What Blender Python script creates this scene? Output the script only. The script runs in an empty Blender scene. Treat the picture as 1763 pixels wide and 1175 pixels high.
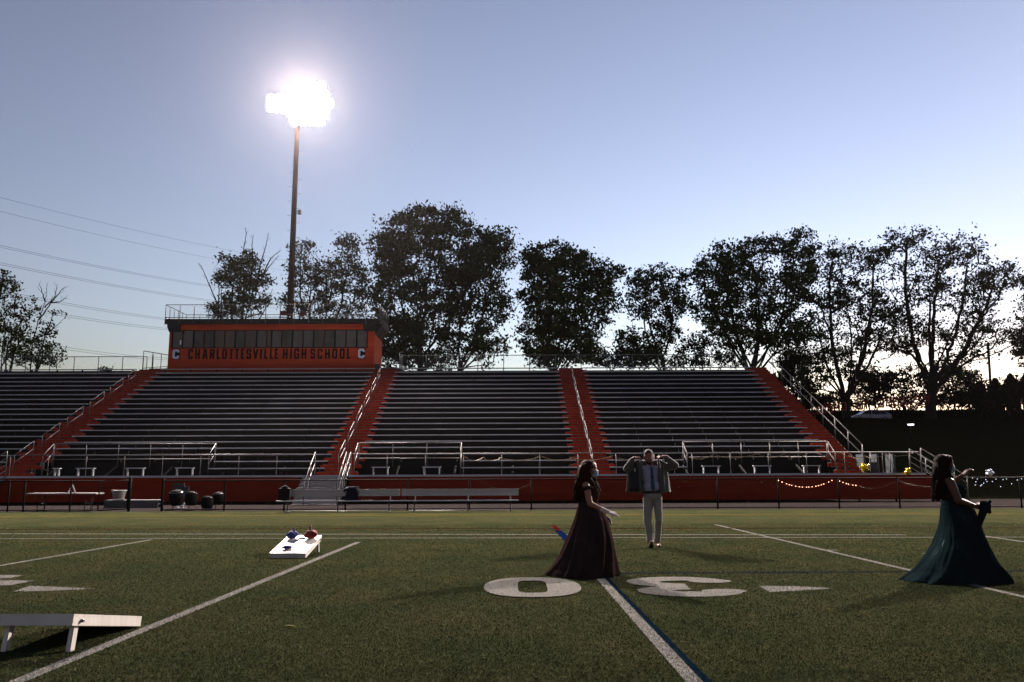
import bpy, math, random
import numpy as np
from mathutils import Vector, Matrix

random.seed(7)
rng = np.random.default_rng(7)
S = bpy.context.scene
COL = S.collection
R = math.radians

# ------------------------------------------------------------------ camera
H_CAM = 1.386
FPX, IW, IH = 1438.8, 1763.0, 1175.0
PIT, ROLL, YAW = 0.158776, -0.0037672, 0.0021562
cam_d = bpy.data.cameras.new('camera')
cam = bpy.data.objects.new('camera', cam_d)
COL.objects.link(cam)
CM = Matrix.Rotation(-YAW, 4, 'Z') @ Matrix.Rotation(math.pi / 2 + PIT, 4, 'X') @ Matrix.Rotation(ROLL, 4, 'Z')
cam.matrix_world = Matrix.Translation((0, 0, H_CAM)) @ CM
cam_d.sensor_width = 36.0
cam_d.lens = FPX / IW * 36.0
cam_d.clip_start = 0.05
cam_d.clip_end = 3000
S.camera = cam
CM3 = CM.to_3x3()

# ------------------------------------------------------------------ sky, sun, exposure
SUN_EL, SUN_AZ = -1.22, 31.0          # low sun behind the trees at the right (azimuth measured from +Y to +X)
w = bpy.data.worlds.new("World")
S.world = w
w.use_nodes = True
wn = w.node_tree.nodes
bg = wn['Background']
sky = wn.new('ShaderNodeTexSky')
sky.sky_type = 'NISHITA'
sky.sun_disc = False
sky.sun_elevation = R(SUN_EL)
sky.sun_rotation = R(SUN_AZ)
sky.altitude = 100
sky.air_density = 1.0
sky.dust_density = 0.6
sky.ozone_density = 1.95
hs = wn.new('ShaderNodeHueSaturation')          # sky colour graded: less saturation, hue shifted
hs.inputs['Saturation'].default_value = 0.58
hs.inputs['Hue'].default_value = 0.507
w.node_tree.links.new(sky.outputs[0], hs.inputs['Color'])
gm = wn.new('ShaderNodeGamma')
gm.inputs[1].default_value = 1.35
w.node_tree.links.new(hs.outputs[0], gm.inputs[0])
w.node_tree.links.new(gm.outputs[0], bg.inputs[0])
bg.inputs[1].default_value = 0.15
sl = bpy.data.lights.new('sun', 'SUN')
sl.energy = 0.25
sl.angle = R(0.5)
sl.color = (1.0, 0.72, 0.48)
so = bpy.data.objects.new('sun', sl)
COL.objects.link(so)
sd = Vector((math.sin(R(SUN_AZ)) * math.cos(R(SUN_EL)), math.cos(R(SUN_AZ)) * math.cos(R(SUN_EL)), math.sin(R(SUN_EL))))
so.rotation_euler = sd.to_track_quat('Z', 'Y').to_euler()
so.location = (30, 60, 40)
S.view_settings.view_transform = 'Standard'
S.view_settings.look = 'None'
S.view_settings.exposure = 4.0
S.view_settings.gamma = 1
FLOOD = 27000.0                      # watts of the visible floodlight
FLOOD2 = 31000.0                     # its twin at the other end of the stand

# ------------------------------------------------------------------ helpers
def ray(px, py):
    return CM3 @ Vector(((px - IW / 2) / FPX, (IH / 2 - py) / FPX, -1.0))
def G(px, py, z=0.0):
    d = ray(px, py); t = (z - H_CAM) / d.z
    return Vector((d.x * t, d.y * t, z))
def P(px, py, Y):
    d = ray(px, py); t = Y / d.y
    return Vector((d.x * t, Y, H_CAM + d.z * t))

class MB:
    def __init__(self):
        self.v = []; self.f = []; self.sm = []
    def add(self, vs, fs, smooth=False):
        o = len(self.v)
        self.v.extend([tuple(v) for v in vs])
        self.f.extend([tuple(i + o for i in f) for f in fs])
        self.sm.extend([smooth] * len(fs))
        return self
    def box(self, x0, x1, y0, y1, z0, z1, M=None):
        vs = [Vector(p) for p in ((x0, y0, z0), (x1, y0, z0), (x1, y1, z0), (x0, y1, z0), (x0, y0, z1), (x1, y0, z1), (x1, y1, z1), (x0, y1, z1))]
        if M is not None: vs = [M @ v for v in vs]
        return self.add(vs, [(0, 3, 2, 1), (4, 5, 6, 7), (0, 1, 5, 4), (1, 2, 6, 5), (2, 3, 7, 6), (3, 0, 4, 7)])
    def tube(self, pts, r, n=8, r2=None, smooth=True, cap=True):
        pts = [Vector(p) for p in pts]
        k = len(pts)
        rs = r if isinstance(r, (list, tuple)) else [r + ((r2 if r2 is not None else r) - r) * i / max(1, k - 1) for i in range(k)]
        vs = []; fs = []
        up = None
        for i, p in enumerate(pts):
            if i == 0: t = pts[1] - p
            elif i == k - 1: t = p - pts[i - 1]
            else: t = (pts[i + 1] - pts[i - 1])
            if t.length < 1e-9: t = Vector((0, 0, 1))
            t.normalize()
            if up is None:
                a = Vector((0, 0, 1)) if abs(t.z) < 0.9 else Vector((1, 0, 0))
                up = (a - t * a.dot(t)).normalized()
            else:
                up = up - t * up.dot(t)
                up = up.normalized() if up.length > 1e-6 else t.orthogonal().normalized()
            s = t.cross(up)
            for j in range(n):
                a = 2 * math.pi * j / n
                vs.append(p + (up * math.cos(a) + s * math.sin(a)) * rs[i])
        for i in range(k - 1):
            for j in range(n):
                j2 = (j + 1) % n
                fs.append((i * n + j, i * n + j2, (i + 1) * n + j2, (i + 1) * n + j))
        self.add(vs, fs, smooth)
        if cap:
            o = len(self.v) - k * n
            self.f.append(tuple(o + j for j in reversed(range(n)))); self.sm.append(False)
            self.f.append(tuple(o + (k - 1) * n + j for j in range(n))); self.sm.append(False)
        return self
    def lathe(self, prof, c=(0, 0, 0), n=24, smooth=True, M=None):
        vs = []; fs = []
        c = Vector(c)
        for (r, z) in prof:
            for j in range(n):
                a = 2 * math.pi * j / n
                p = Vector((r * math.cos(a), r * math.sin(a), z))
                if M is not None: p = M @ p
                vs.append(c + p)
        for i in range(len(prof) - 1):
            for j in range(n):
                j2 = (j + 1) % n
                fs.append((i * n + j, i * n + j2, (i + 1) * n + j2, (i + 1) * n + j))
        self.add(vs, fs, smooth)
        o = len(self.v) - len(vs)
        if prof[0][0] > 1e-4: self.f.append(tuple(o + j for j in reversed(range(n)))); self.sm.append(False)
        if prof[-1][0] > 1e-4: self.f.append(tuple(o + (len(prof) - 1) * n + j for j in range(n))); self.sm.append(False)
        return self
    def prism(self, poly, f0, f1):
        """poly: list of 2D; f0,f1 map 2D -> 3D for the two caps"""
        n = len(poly)
        vs = [f0(*p) for p in poly] + [f1(*p) for p in poly]
        fs = [tuple(reversed(range(n))), tuple(range(n, 2 * n))] + [(i, (i + 1) % n, n + (i + 1) % n, n + i) for i in range(n)]
        return self.add(vs, fs)
    def ell(self, c, r, M=None, nu=20, nv=14):
        c = Vector(c); vs = []; fs = []
        for i in range(nv + 1):
            t = math.pi * i / nv
            for j in range(nu):
                a = 2 * math.pi * j / nu
                p = Vector((r[0] * math.sin(t) * math.cos(a), r[1] * math.sin(t) * math.sin(a), r[2] * math.cos(t)))
                if M is not None: p = M @ p
                vs.append(c + p)
        for i in range(nv):
            for j in range(nu):
                j2 = (j + 1) % nu
                fs.append((i * nu + j, (i + 1) * nu + j, (i + 1) * nu + j2, i * nu + j2))
        return self.add(vs, fs, True)
    def cap(self, a, b, ra, rb, n=16):
        """closed tapered capsule"""
        a = Vector(a); b = Vector(b); t = b - a; L = t.length
        t = t.normalized() if L > 1e-6 else Vector((0, 0, 1))
        pts = []; rs = []
        for k in range(0, 5):
            q = math.pi / 2 * k / 5
            pts.append(a - t * ra * math.cos(q)); rs.append(max(ra * math.sin(q), ra * 0.06))
        pts.append(a); rs.append(ra); pts.append(b); rs.append(rb)
        for k in range(4, -1, -1):
            q = math.pi / 2 * k / 5
            pts.append(b + t * rb * math.cos(q)); rs.append(max(rb * math.sin(q), rb * 0.06))
        return self.tube(pts, rs, n=n)
    def slab(self, grid, th):
        """closed solid from a grid (rows of Vectors) thickened by th along its normals"""
        nr, nc = len(grid), len(grid[0])
        N = [[None] * nc for _ in range(nr)]
        for i in range(nr):
            for j in range(nc):
                du = Vector(grid[min(i + 1, nr - 1)][j]) - Vector(grid[max(i - 1, 0)][j])
                dv = Vector(grid[i][min(j + 1, nc - 1)]) - Vector(grid[i][max(j - 1, 0)])
                n = du.cross(dv); N[i][j] = n.normalized() if n.length > 1e-9 else Vector((0, -1, 0))
        vs = [Vector(grid[i][j]) + N[i][j] * th / 2 for i in range(nr) for j in range(nc)] + [Vector(grid[i][j]) - N[i][j] * th / 2 for i in range(nr) for j in range(nc)]
        o = nr * nc; fs = []
        for i in range(nr - 1):
            for j in range(nc - 1):
                a, b, c, d = i * nc + j, i * nc + j + 1, (i + 1) * nc + j + 1, (i + 1) * nc + j
                fs.append((a, d, c, b)); fs.append((o + a, o + b, o + c, o + d))
        for j in range(nc - 1):
            fs.append((j, j + 1, o + j + 1, o + j)); a = (nr - 1) * nc
            fs.append((a + j + 1, a + j, o + a + j, o + a + j + 1))
        for i in range(nr - 1):
            fs.append(((i + 1) * nc, i * nc, o + i * nc, o + (i + 1) * nc)); a = nc - 1
            fs.append((i * nc + a, (i + 1) * nc + a, o + (i + 1) * nc + a, o + i * nc + a))
        return self.add(vs, fs, True)
    def build(self, name, mat, parent=None):
        me = bpy.data.meshes.new(name)
        me.from_pydata([tuple(v) for v in self.v], [], self.f)
        me.polygons.foreach_set('use_smooth', self.sm)
        me.materials.append(mat)
        o = bpy.data.objects.new(name, me)
        COL.objects.link(o)
        if parent is not None: o.parent = parent
        return o

def tag(o, label=None, cat=None, group=None, kind=None):
    if label: o['label'] = label
    if cat: o['category'] = cat
    if group: o['group'] = group
    if kind: o['kind'] = kind
    return o
def empty(name, loc=(0, 0, 0), label=None, cat=None, group=None, rz=0):
    o = bpy.data.objects.new(name, None)
    o.location = loc; o.rotation_euler = (0, 0, rz)
    o.empty_display_size = 0.3
    COL.objects.link(o)
    return tag(o, label, cat, group)
def copy_tree(o, parent=None):
    c = o.copy(); COL.objects.link(c); c.parent = parent
    for ch in [q for q in bpy.data.objects if q.parent == o]: copy_tree(ch, c)
    return c
def remeshed(mb, name, mat, parent, voxel=0.007, smooth=4, factor=0.5):
    o = mb.build(name, mat, parent)
    m = o.modifiers.new('r', 'REMESH'); m.mode = 'VOXEL'; m.voxel_size = voxel; m.use_smooth_shade = True
    s = o.modifiers.new('s', 'SMOOTH'); s.factor = factor; s.iterations = smooth
    return o
def np_mesh(name, V, F, mat, parent=None, smooth=False, col=None):
    me = bpy.data.meshes.new(name)
    V = np.asarray(V, dtype=np.float32); F = np.asarray(F, dtype=np.int32)
    k = F.shape[1]
    me.vertices.add(len(V)); me.vertices.foreach_set('co', V.ravel())
    me.loops.add(F.size); me.loops.foreach_set('vertex_index', F.ravel())
    me.polygons.add(len(F)); me.polygons.foreach_set('loop_start', np.arange(0, F.size, k, dtype=np.int32))
    me.polygons.foreach_set('loop_total', np.full(len(F), k, dtype=np.int32))
    if smooth: me.polygons.foreach_set('use_smooth', np.ones(len(F), dtype=bool))
    me.update(calc_edges=True)
    if col is not None:
        a = me.color_attributes.new('Col', 'FLOAT_COLOR', 'POINT')
        a.data.foreach_set('color', np.asarray(col, dtype=np.float32).ravel())
    me.materials.append(mat)
    o = bpy.data.objects.new(name, me); COL.objects.link(o)
    if parent is not None: o.parent = parent
    return o

# ------------------------------------------------------------------ materials
ALB = {'faded_red_letter': 0.4, 'orange_paint': 0.40, 'skin': 0.6, 'deep_skin': 0.55, 'ruddy_skin': 0.55, 'brown_hair': 0.6, 'dark_hair': 0.6, 'blue_tie_silk': 0.5, 'white_painted_wood': 0.58, 'light_grey_housing': 0.6, 'chrome': 0.22, 'gold_foil': 1.0, 'silver_foil': 1.0, 'lit_floodlight_glass': 1.0, 'white_lace_glove': 0.8, 'white_paper': 0.8, 'white_plastic': 0.45,
       'pale_shirt_cotton': 0.6, 'blue_paper_mask': 0.55, 'silver_letter': 0.7, 'white_field_paint': 0.33, 'aluminium': 1.0, 'galvanised_rail': 0.15, 'dark_riser': 0.2, 'press_box_orange': 0.72, 'orange_step_paint': 0.62, 'blue_field_paint': 0.11, 'red_field_paint': 0.12, 'teal_field_paint': 0.10, 'window_with_lowered_blind': 0.38, 'window_with_darker_blind': 0.4, 'dark_window_glass': 0.3, 'blue_canvas': 0.8, 'red_canvas': 0.8, 'stone_trousers': 0.6}
def mat(name, c1, rough=0.6, metal=0.0, c2=None, scale=6.0, detail=6, bump=0.0, bscale=None, spec=0.22, stretch=(1, 1, 1), ramp=(0.35, 0.65), emit=None, estr=0, coord='Object', sheen=0, rvar=0.0, trans=0):
    m = bpy.data.materials.new(name); m.use_nodes = True
    nt = m.node_tree; N = nt.nodes; L = nt.links
    b = N['Principled BSDF']
    k_ = ALB.get(name, 0.36)
    c1 = tuple(q * k_ for q in c1); c2 = tuple(q * k_ for q in c2) if c2 is not None else None
    b.inputs['Base Color'].default_value = (*c1, 1)
    b.inputs['Roughness'].default_value = rough
    b.inputs['Metallic'].default_value = metal
    b.inputs['Specular IOR Level'].default_value = spec
    if sheen: b.inputs['Sheen Weight'].default_value = sheen
    if trans: b.inputs['Transmission Weight'].default_value = trans
    tc = N.new('ShaderNodeTexCoord'); mp = N.new('ShaderNodeMapping')
    mp.inputs['Scale'].default_value = stretch
    L.new(tc.outputs[coord], mp.inputs[0])
    if c2 is not None:
        n = N.new('ShaderNodeTexNoise'); n.inputs['Scale'].default_value = scale; n.inputs['Detail'].default_value = detail
        L.new(mp.outputs[0], n.inputs['Vector'])
        r = N.new('ShaderNodeValToRGB')
        r.color_ramp.elements[0].position = ramp[0]; r.color_ramp.elements[0].color = (*c1, 1)
        r.color_ramp.elements[1].position = ramp[1]; r.color_ramp.elements[1].color = (*c2, 1)
        L.new(n.outputs[0], r.inputs[0]); L.new(r.outputs[0], b.inputs['Base Color'])
    if rvar:
        n3 = N.new('ShaderNodeTexNoise'); n3.inputs['Scale'].default_value = scale * 1.7; n3.inputs['Detail'].default_value = 5
        L.new(mp.outputs[0], n3.inputs['Vector'])
        mr = N.new('ShaderNodeMapRange'); mr.inputs[3].default_value = max(0.03, rough - rvar); mr.inputs[4].default_value = min(1, rough + rvar)
        L.new(n3.outputs[0], mr.inputs[0]); L.new(mr.outputs[0], b.inputs['Roughness'])
    if bump:
        n2 = N.new('ShaderNodeTexNoise'); n2.inputs['Scale'].default_value = bscale or scale * 3; n2.inputs['Detail'].default_value = 6
        L.new(mp.outputs[0], n2.inputs['Vector'])
        bp = N.new('ShaderNodeBump'); bp.inputs['Strength'].default_value = bump; bp.inputs['Distance'].default_value = 0.02
        L.new(n2.outputs[0], bp.inputs['Height']); L.new(bp.outputs[0], b.inputs['Normal'])
    if emit:
        b.inputs['Emission Color'].default_value = (*emit, 1); b.inputs['Emission Strength'].default_value = estr
    return m

M = {}
M['alu'] = mat('aluminium', (0.42, 0.43, 0.46), 0.5, 0.25, (0.30, 0.31, 0.34), 3, rvar=0.12, stretch=(0.3, 3, 3))
M['alu_dull'] = mat('weathered_aluminium', (0.26, 0.27, 0.29), 0.55, 0.4, (0.17, 0.175, 0.19), 4, rvar=0.1)
M['rail'] = mat('galvanised_rail', (0.50, 0.50, 0.53), 0.5, 0.3, (0.38, 0.38, 0.41), 5, rvar=0.1)
M['steel_dark'] = mat('dark_steel', (0.035, 0.036, 0.04), 0.6, 0.3, (0.02, 0.02, 0.022), 5)
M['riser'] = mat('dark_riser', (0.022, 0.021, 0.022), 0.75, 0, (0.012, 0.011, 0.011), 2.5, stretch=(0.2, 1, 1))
M['orange'] = mat('orange_paint', (0.50, 0.055, 0.012), 0.62, 0, (0.38, 0.026, 0.008), 1.5, bump=0.05, rvar=0.1, stretch=(0.3, 1, 1.5), spec=0.08)
M['orange_box'] = mat('press_box_orange', (0.50, 0.064, 0.018), 0.62, 0, (0.42, 0.040, 0.014), 1.5, bump=0.05, stretch=(0.3, 1, 1.5), spec=0.08)
M['orange_step'] = mat('orange_step_paint', (0.60, 0.060, 0.018), 0.55, 0, (0.36, 0.028, 0.010), 5, bump=0.1, spec=0.08)
M['black'] = mat('black_metal', (0.012, 0.012, 0.013), 0.8, 0.0, (0.02, 0.02, 0.021), 8, spec=0.03)
M['letter'] = mat('black_letter', (0.014, 0.014, 0.016), 0.8, spec=0.05)
M['silver_letter'] = mat('silver_letter', (0.62, 0.66, 0.78), 0.45, 0.0)
M['glass_dark'] = mat('dark_window_glass', (0.018, 0.018, 0.02), 0.12, 0, (0.03, 0.03, 0.033), 2, spec=0.6)
M['blind'] = mat('window_with_lowered_blind', (0.20, 0.19, 0.18), 0.35, 0, (0.15, 0.145, 0.14), 2)
M['blind2'] = mat('window_with_darker_blind', (0.13, 0.125, 0.12), 0.4, 0, (0.06, 0.058, 0.056), 1.6)  # darker blind tone, so the panes vary
M['roofdeck'] = mat('roof_edge', (0.03, 0.032, 0.036), 0.6, 0.1, (0.02, 0.02, 0.022), 3)
M['rust'] = mat('rust_brown_steel', (0.12, 0.045, 0.035), 0.7, 0.15, (0.07, 0.028, 0.024), 3, bump=0.1, stretch=(1, 1, 0.2))
M['lamp'] = mat('lit_floodlight_glass', (1, 1, 1), 0.3, emit=(1.0, 0.93, 0.88), estr=70)
M['lampbulb_small'] = mat('lit_post_lamp', (1, 1, 1), 0.3, emit=(0.95, 0.98, 1.0), estr=0.4)
M['housing'] = mat('light_grey_housing', (0.45, 0.44, 0.45), 0.5, 0.4)
M['asphalt'] = mat('asphalt', (0.055, 0.046, 0.046), 0.95, 0, spec=0.0, c2=(0.038, 0.033, 0.034), scale=3, bump=0.3, bscale=90, coord='Object')
M['road_dark'] = mat('earth_slope', (0.009, 0.012, 0.005), 0.95, 0, (0.016, 0.014, 0.008), 0.5, spec=0.0, bump=0.5, bscale=6)
M['white_wood'] = mat('white_painted_wood', (0.80, 0.76, 0.71), 0.5, 0, (0.66, 0.61, 0.56), 4, bump=0.04, stretch=(1, 4, 1), ramp=(0.4, 0.75))
M['hole'] = mat('dark_rim', (0.01, 0.01, 0.01), 0.9)
M['blue_bag'] = mat('blue_canvas', (0.03, 0.055, 0.26), 0.85, 0, (0.02, 0.035, 0.16), 30, bump=0.5, bscale=140, sheen=0.3)
M['red_bag'] = mat('red_canvas', (0.26, 0.010, 0.014), 0.85, 0, (0.14, 0.006, 0.008), 30, bump=0.5, bscale=140, sheen=0.3)
M['paint_white'] = mat('white_field_paint', (0.52, 0.50, 0.48), 0.9, 0, (0.17, 0.19, 0.11), 34, spec=0.0, bump=0.8, bscale=160, ramp=(0.46, 0.74))
M['paint_yellow'] = mat('yellow_field_paint', (0.22, 0.16, 0.03), 0.9, 0, (0.13, 0.10, 0.025), 25, spec=0.0, bump=0.5, bscale=160)
M['paint_red'] = mat('red_field_paint', (0.42, 0.03, 0.03), 0.9, 0, (0.3, 0.03, 0.025), 25, spec=0.0, bump=0.5, bscale=160)
M['paint_maroon'] = mat('maroon_field_paint', (0.075, 0.030, 0.022), 0.9, 0, (0.05, 0.035, 0.02), 25, spec=0.0, bump=0.5, bscale=160)
M['paint_blue'] = mat('blue_field_paint', (0.02, 0.05, 0.30), 0.9, 0, (0.015, 0.05, 0.2), 25, spec=0.0, bump=0.5, bscale=160)
M['paint_teal'] = mat('teal_field_paint', (0.03, 0.08, 0.17), 0.9, 0, (0.02, 0.07, 0.12), 25, spec=0.0, bump=0.5, bscale=160)
M['wire'] = mat('dark_wire', (0.02, 0.02, 0.022), 0.6)
M['chain'] = mat('black_chain_link', (0.010, 0.010, 0.011), 0.8, spec=0.02)
M['chain_grey'] = mat('galvanised_mesh', (0.22, 0.22, 0.23), 0.45, 0.5)
M['plastic_white'] = mat('white_plastic', (0.72, 0.70, 0.70), 0.45, 0, (0.6, 0.58, 0.58), 8)
M['paper'] = mat('white_paper', (0.75, 0.74, 0.78), 0.7)
M['board_grey'] = mat('grey_board', (0.13, 0.15, 0.17), 0.6, 0, (0.09, 0.1, 0.12), 5)
M['drum_black'] = mat('glossy_black_shell', (0.008, 0.008, 0.009), 0.7, 0, spec=0.02)
M['chrome'] = mat('chrome', (0.75, 0.72, 0.68), 0.15, 1.0)
M['navy'] = mat('navy_cloth', (0.010, 0.016, 0.045), 0.9, 0, (0.006, 0.009, 0.025), 9, bump=0.5, bscale=18)
M['black_cloth'] = mat('black_cloth', (0.008, 0.008, 0.009), 0.9, 0, (0.014, 0.014, 0.015), 9, bump=0.4, bscale=18)
M['gold'] = mat('gold_foil', (0.75, 0.50, 0.05), 0.22, 0.9, bump=0.6, bscale=12, c2=(0.6, 0.38, 0.03), scale=8)
M['silver'] = mat('silver_foil', (0.75, 0.76, 0.85), 0.18, 0.9, bump=0.6, bscale=12)
M['gold_dull'] = mat('gold_ribbon', (0.22, 0.16, 0.07), 0.5, 0.3)
M['bulb_warm'] = mat('lit_warm_bulb', (1, 0.5, 0.3), 0.3, emit=(1.0, 0.42, 0.25), estr=0.5)
M['bulb_cool'] = mat('lit_cool_bulb', (0.8, 0.85, 1), 0.3, emit=(0.72, 0.80, 1.0), estr=0.22)
M['bulb_dim'] = mat('faint_bulb', (0.5, 0.4, 0.35), 0.3)
M['skin'] = mat('skin', (0.36, 0.17, 0.125), 0.5, 0, (0.31, 0.14, 0.10), 14, bump=0.05)
M['skin_dark'] = mat('deep_skin', (0.15, 0.058, 0.036), 0.45, 0, (0.12, 0.045, 0.028), 14, bump=0.05)
M['skin_man'] = mat('ruddy_skin', (0.40, 0.17, 0.13), 0.5, 0, (0.33, 0.13, 0.10), 14, bump=0.05)
M['hair_brown'] = mat('brown_hair', (0.060, 0.020, 0.008), 0.6, 0, (0.020, 0.008, 0.004), 22, spec=0.03, stretch=(3, 3, 0.4), bump=0.6, bscale=60)
M['hair_black'] = mat('dark_hair', (0.026, 0.010, 0.006), 0.62, 0, (0.010, 0.005, 0.004), 22, spec=0.03, stretch=(3, 3, 0.4), bump=0.6, bscale=60)
M['hair_man'] = mat('short_brown_hair', (0.055, 0.025, 0.014), 0.7, 0, (0.03, 0.014, 0.009), 60, bump=0.6, bscale=160)
M['mask'] = mat('blue_paper_mask', (0.28, 0.44, 0.55), 0.75, bump=0.25, bscale=25, stretch=(1, 1, 6))
M['lace'] = mat('white_lace_glove', (0.66, 0.60, 0.60), 0.75, 0, (0.40, 0.30, 0.28), 90, bump=0.5, bscale=120)
M['jacket'] = mat('grey_green_wool', (0.17, 0.16, 0.145), 0.9, 0, (0.13, 0.125, 0.112), 60, bump=0.35, bscale=12, sheen=0.3)
M['lining'] = mat('dark_lining', (0.03, 0.036, 0.035), 0.6, 0, (0.02, 0.024, 0.024), 9, bump=0.3, bscale=9)
M['shirt'] = mat('pale_shirt_cotton', (0.42, 0.40, 0.54), 0.8, 0, (0.36, 0.34, 0.47), 7, bump=0.5, bscale=7)
M['tie'] = mat('blue_tie_silk', (0.035, 0.10, 0.24), 0.4, 0, (0.03, 0.08, 0.2), 40)
M['trousers'] = mat('stone_trousers', (0.36, 0.33, 0.30), 0.85, 0, (0.28, 0.26, 0.235), 6, bump=0.6, bscale=8)
M['leather'] = mat('dark_leather', (0.012, 0.010, 0.010), 0.4)
M['shoe'] = mat('tan_shoe_leather', (0.30, 0.17, 0.06), 0.4, 0, (0.2, 0.1, 0.04), 12)
M['car'] = mat('silver_car_paint', (0.45, 0.47, 0.52), 0.25, 0.5)
M['car_glass'] = mat('car_glass', (0.02, 0.022, 0.025), 0.08)
M['tyre'] = mat('tyre_rubber', (0.015, 0.015, 0.015), 0.9)
M['tail'] = mat('tail_lamp', (0.3, 0.01, 0.01), 0.3)
M['bark'] = mat('bark', (0.035, 0.027, 0.021), 0.95, 0, (0.018, 0.014, 0.011), 5, bump=0.8, bscale=20, stretch=(1, 1, 0.25))
M['red_letter'] = mat('faded_red_letter', (0.30, 0.035, 0.022), 0.7)
M['red_plastic'] = mat('red_seat_plastic', (0.30, 0.02, 0.012), 0.5)
M['debris'] = mat('yellow_scrap', (0.5, 0.42, 0.03), 0.7)

def dress_mat(name, c1, c2, glint):
    m = mat(name, c1, 0.75, 0, c2, 3, bump=0.35, bscale=14, spec=0.0, stretch=(1, 1, 0.3))
    nt = m.node_tree; N = nt.nodes; L = nt.links; b = N['Principled BSDF']
    tc = N.new('ShaderNodeTexCoord'); v = N.new('ShaderNodeTexVoronoi'); v.inputs['Scale'].default_value = 130
    L.new(tc.outputs['Object'], v.inputs['Vector'])
    n = N.new('ShaderNodeTexNoise'); n.inputs['Scale'].default_value = 4; L.new(tc.outputs['Object'], n.inputs['Vector'])
    lt = N.new('ShaderNodeMath'); lt.operation = 'LESS_THAN'; L.new(v.outputs['Distance'], lt.inputs[0]); lt.inputs[1].default_value = 0.16
    gt = N.new('ShaderNodeMath'); gt.operation = 'GREATER_THAN'; L.new(n.outputs[0], gt.inputs[0]); gt.inputs[1].default_value = 0.60
    mu = N.new('ShaderNodeMath'); mu.operation = 'MULTIPLY'; L.new(lt.outputs[0], mu.inputs[0]); L.new(gt.outputs[0], mu.inputs[1])
    L.new(mu.outputs[0], b.inputs['Metallic'])
    mx = N.new('ShaderNodeMixRGB'); L.new(mu.outputs[0], mx.inputs[0])
    old = [l for l in L if l.to_socket == b.inputs['Base Color']][0].from_socket
    L.new(old, mx.inputs[1]); mx.inputs[2].default_value = (*glint, 1); L.new(mx.outputs[0], b.inputs['Base Color'])
    mr = N.new('ShaderNodeMapRange'); mr.inputs[3].default_value = 0.75; mr.inputs[4].default_value = 0.25
    L.new(mu.outputs[0], mr.inputs[0]); L.new(mr.outputs[0], b.inputs['Roughness'])
    # satin glints painted as pale metal dots, each tilted its own way
    nm = N.new('ShaderNodeNormalMap') if False else None
    ge = N.new('ShaderNodeNewGeometry'); sub = N.new('ShaderNodeVectorMath'); sub.operation = 'SUBTRACT'
    L.new(v.outputs['Color'], sub.inputs[0]); sub.inputs[1].default_value = (0.5, 0.5, 0.5)
    sc = N.new('ShaderNodeVectorMath'); sc.operation = 'SCALE'; L.new(sub.outputs[0], sc.inputs[0])
    m2 = N.new('ShaderNodeMath'); m2.operation = 'MULTIPLY'; L.new(mu.outputs[0], m2.inputs[0]); m2.inputs[1].default_value = 0.7
    L.new(m2.outputs[0], sc.inputs['Scale'])
    ad = N.new('ShaderNodeVectorMath'); ad.operation = 'ADD'
    bl = [l for l in L if l.to_socket == b.inputs['Normal']][0].from_socket
    L.new(bl, ad.inputs[0]); L.new(sc.outputs[0], ad.inputs[1])
    no = N.new('ShaderNodeVectorMath'); no.operation = 'NORMALIZE'; L.new(ad.outputs[0], no.inputs[0]); L.new(no.outputs[0], b.inputs['Normal'])
    return m
M['dress_plum'] = dress_mat('plum_glint_satin', (0.075, 0.044, 0.044), (0.048, 0.028, 0.029), (0.30, 0.18, 0.18))
M['dress_teal'] = dress_mat('teal_glint_satin', (0.020, 0.040, 0.047), (0.013, 0.026, 0.031), (0.10, 0.2, 0.22))

def leaf_mat(name, c1, c2):
    m = bpy.data.materials.new(name); m.use_nodes = True
    nt = m.node_tree; N = nt.nodes; L = nt.links; b = N['Principled BSDF']
    g = N.new('ShaderNodeNewGeometry')
    r = N.new('ShaderNodeValToRGB'); r.color_ramp.elements[0].color = (*c1, 1); r.color_ramp.elements[1].color = (*c2, 1)
    L.new(g.outputs['Random Per Island'], r.inputs[0]); L.new(r.outputs[0], b.inputs['Base Color'])
    b.inputs['Roughness'].default_value = 0.6; b.inputs['Specular IOR Level'].default_value = 0.04
    tr = N.new('ShaderNodeBsdfTranslucent'); L.new(r.outputs[0], tr.inputs[0])
    mx = N.new('ShaderNodeMixShader'); mx.inputs[0].default_value = 0.12
    L.new(b.outputs[0], mx.inputs[1]); L.new(tr.outputs[0], mx.inputs[2])
    L.new(mx.outputs[0], N['Material Output'].inputs[0])
    return m
M['leaf'] = leaf_mat('leaves', (0.020, 0.030, 0.010), (0.055, 0.075, 0.022))
M['leaf2'] = leaf_mat('young_leaves', (0.035, 0.045, 0.014), (0.085, 0.105, 0.030))
M['leaf_dark'] = leaf_mat('dark_leaves', (0.012, 0.018, 0.008), (0.028, 0.038, 0.014))

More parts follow.
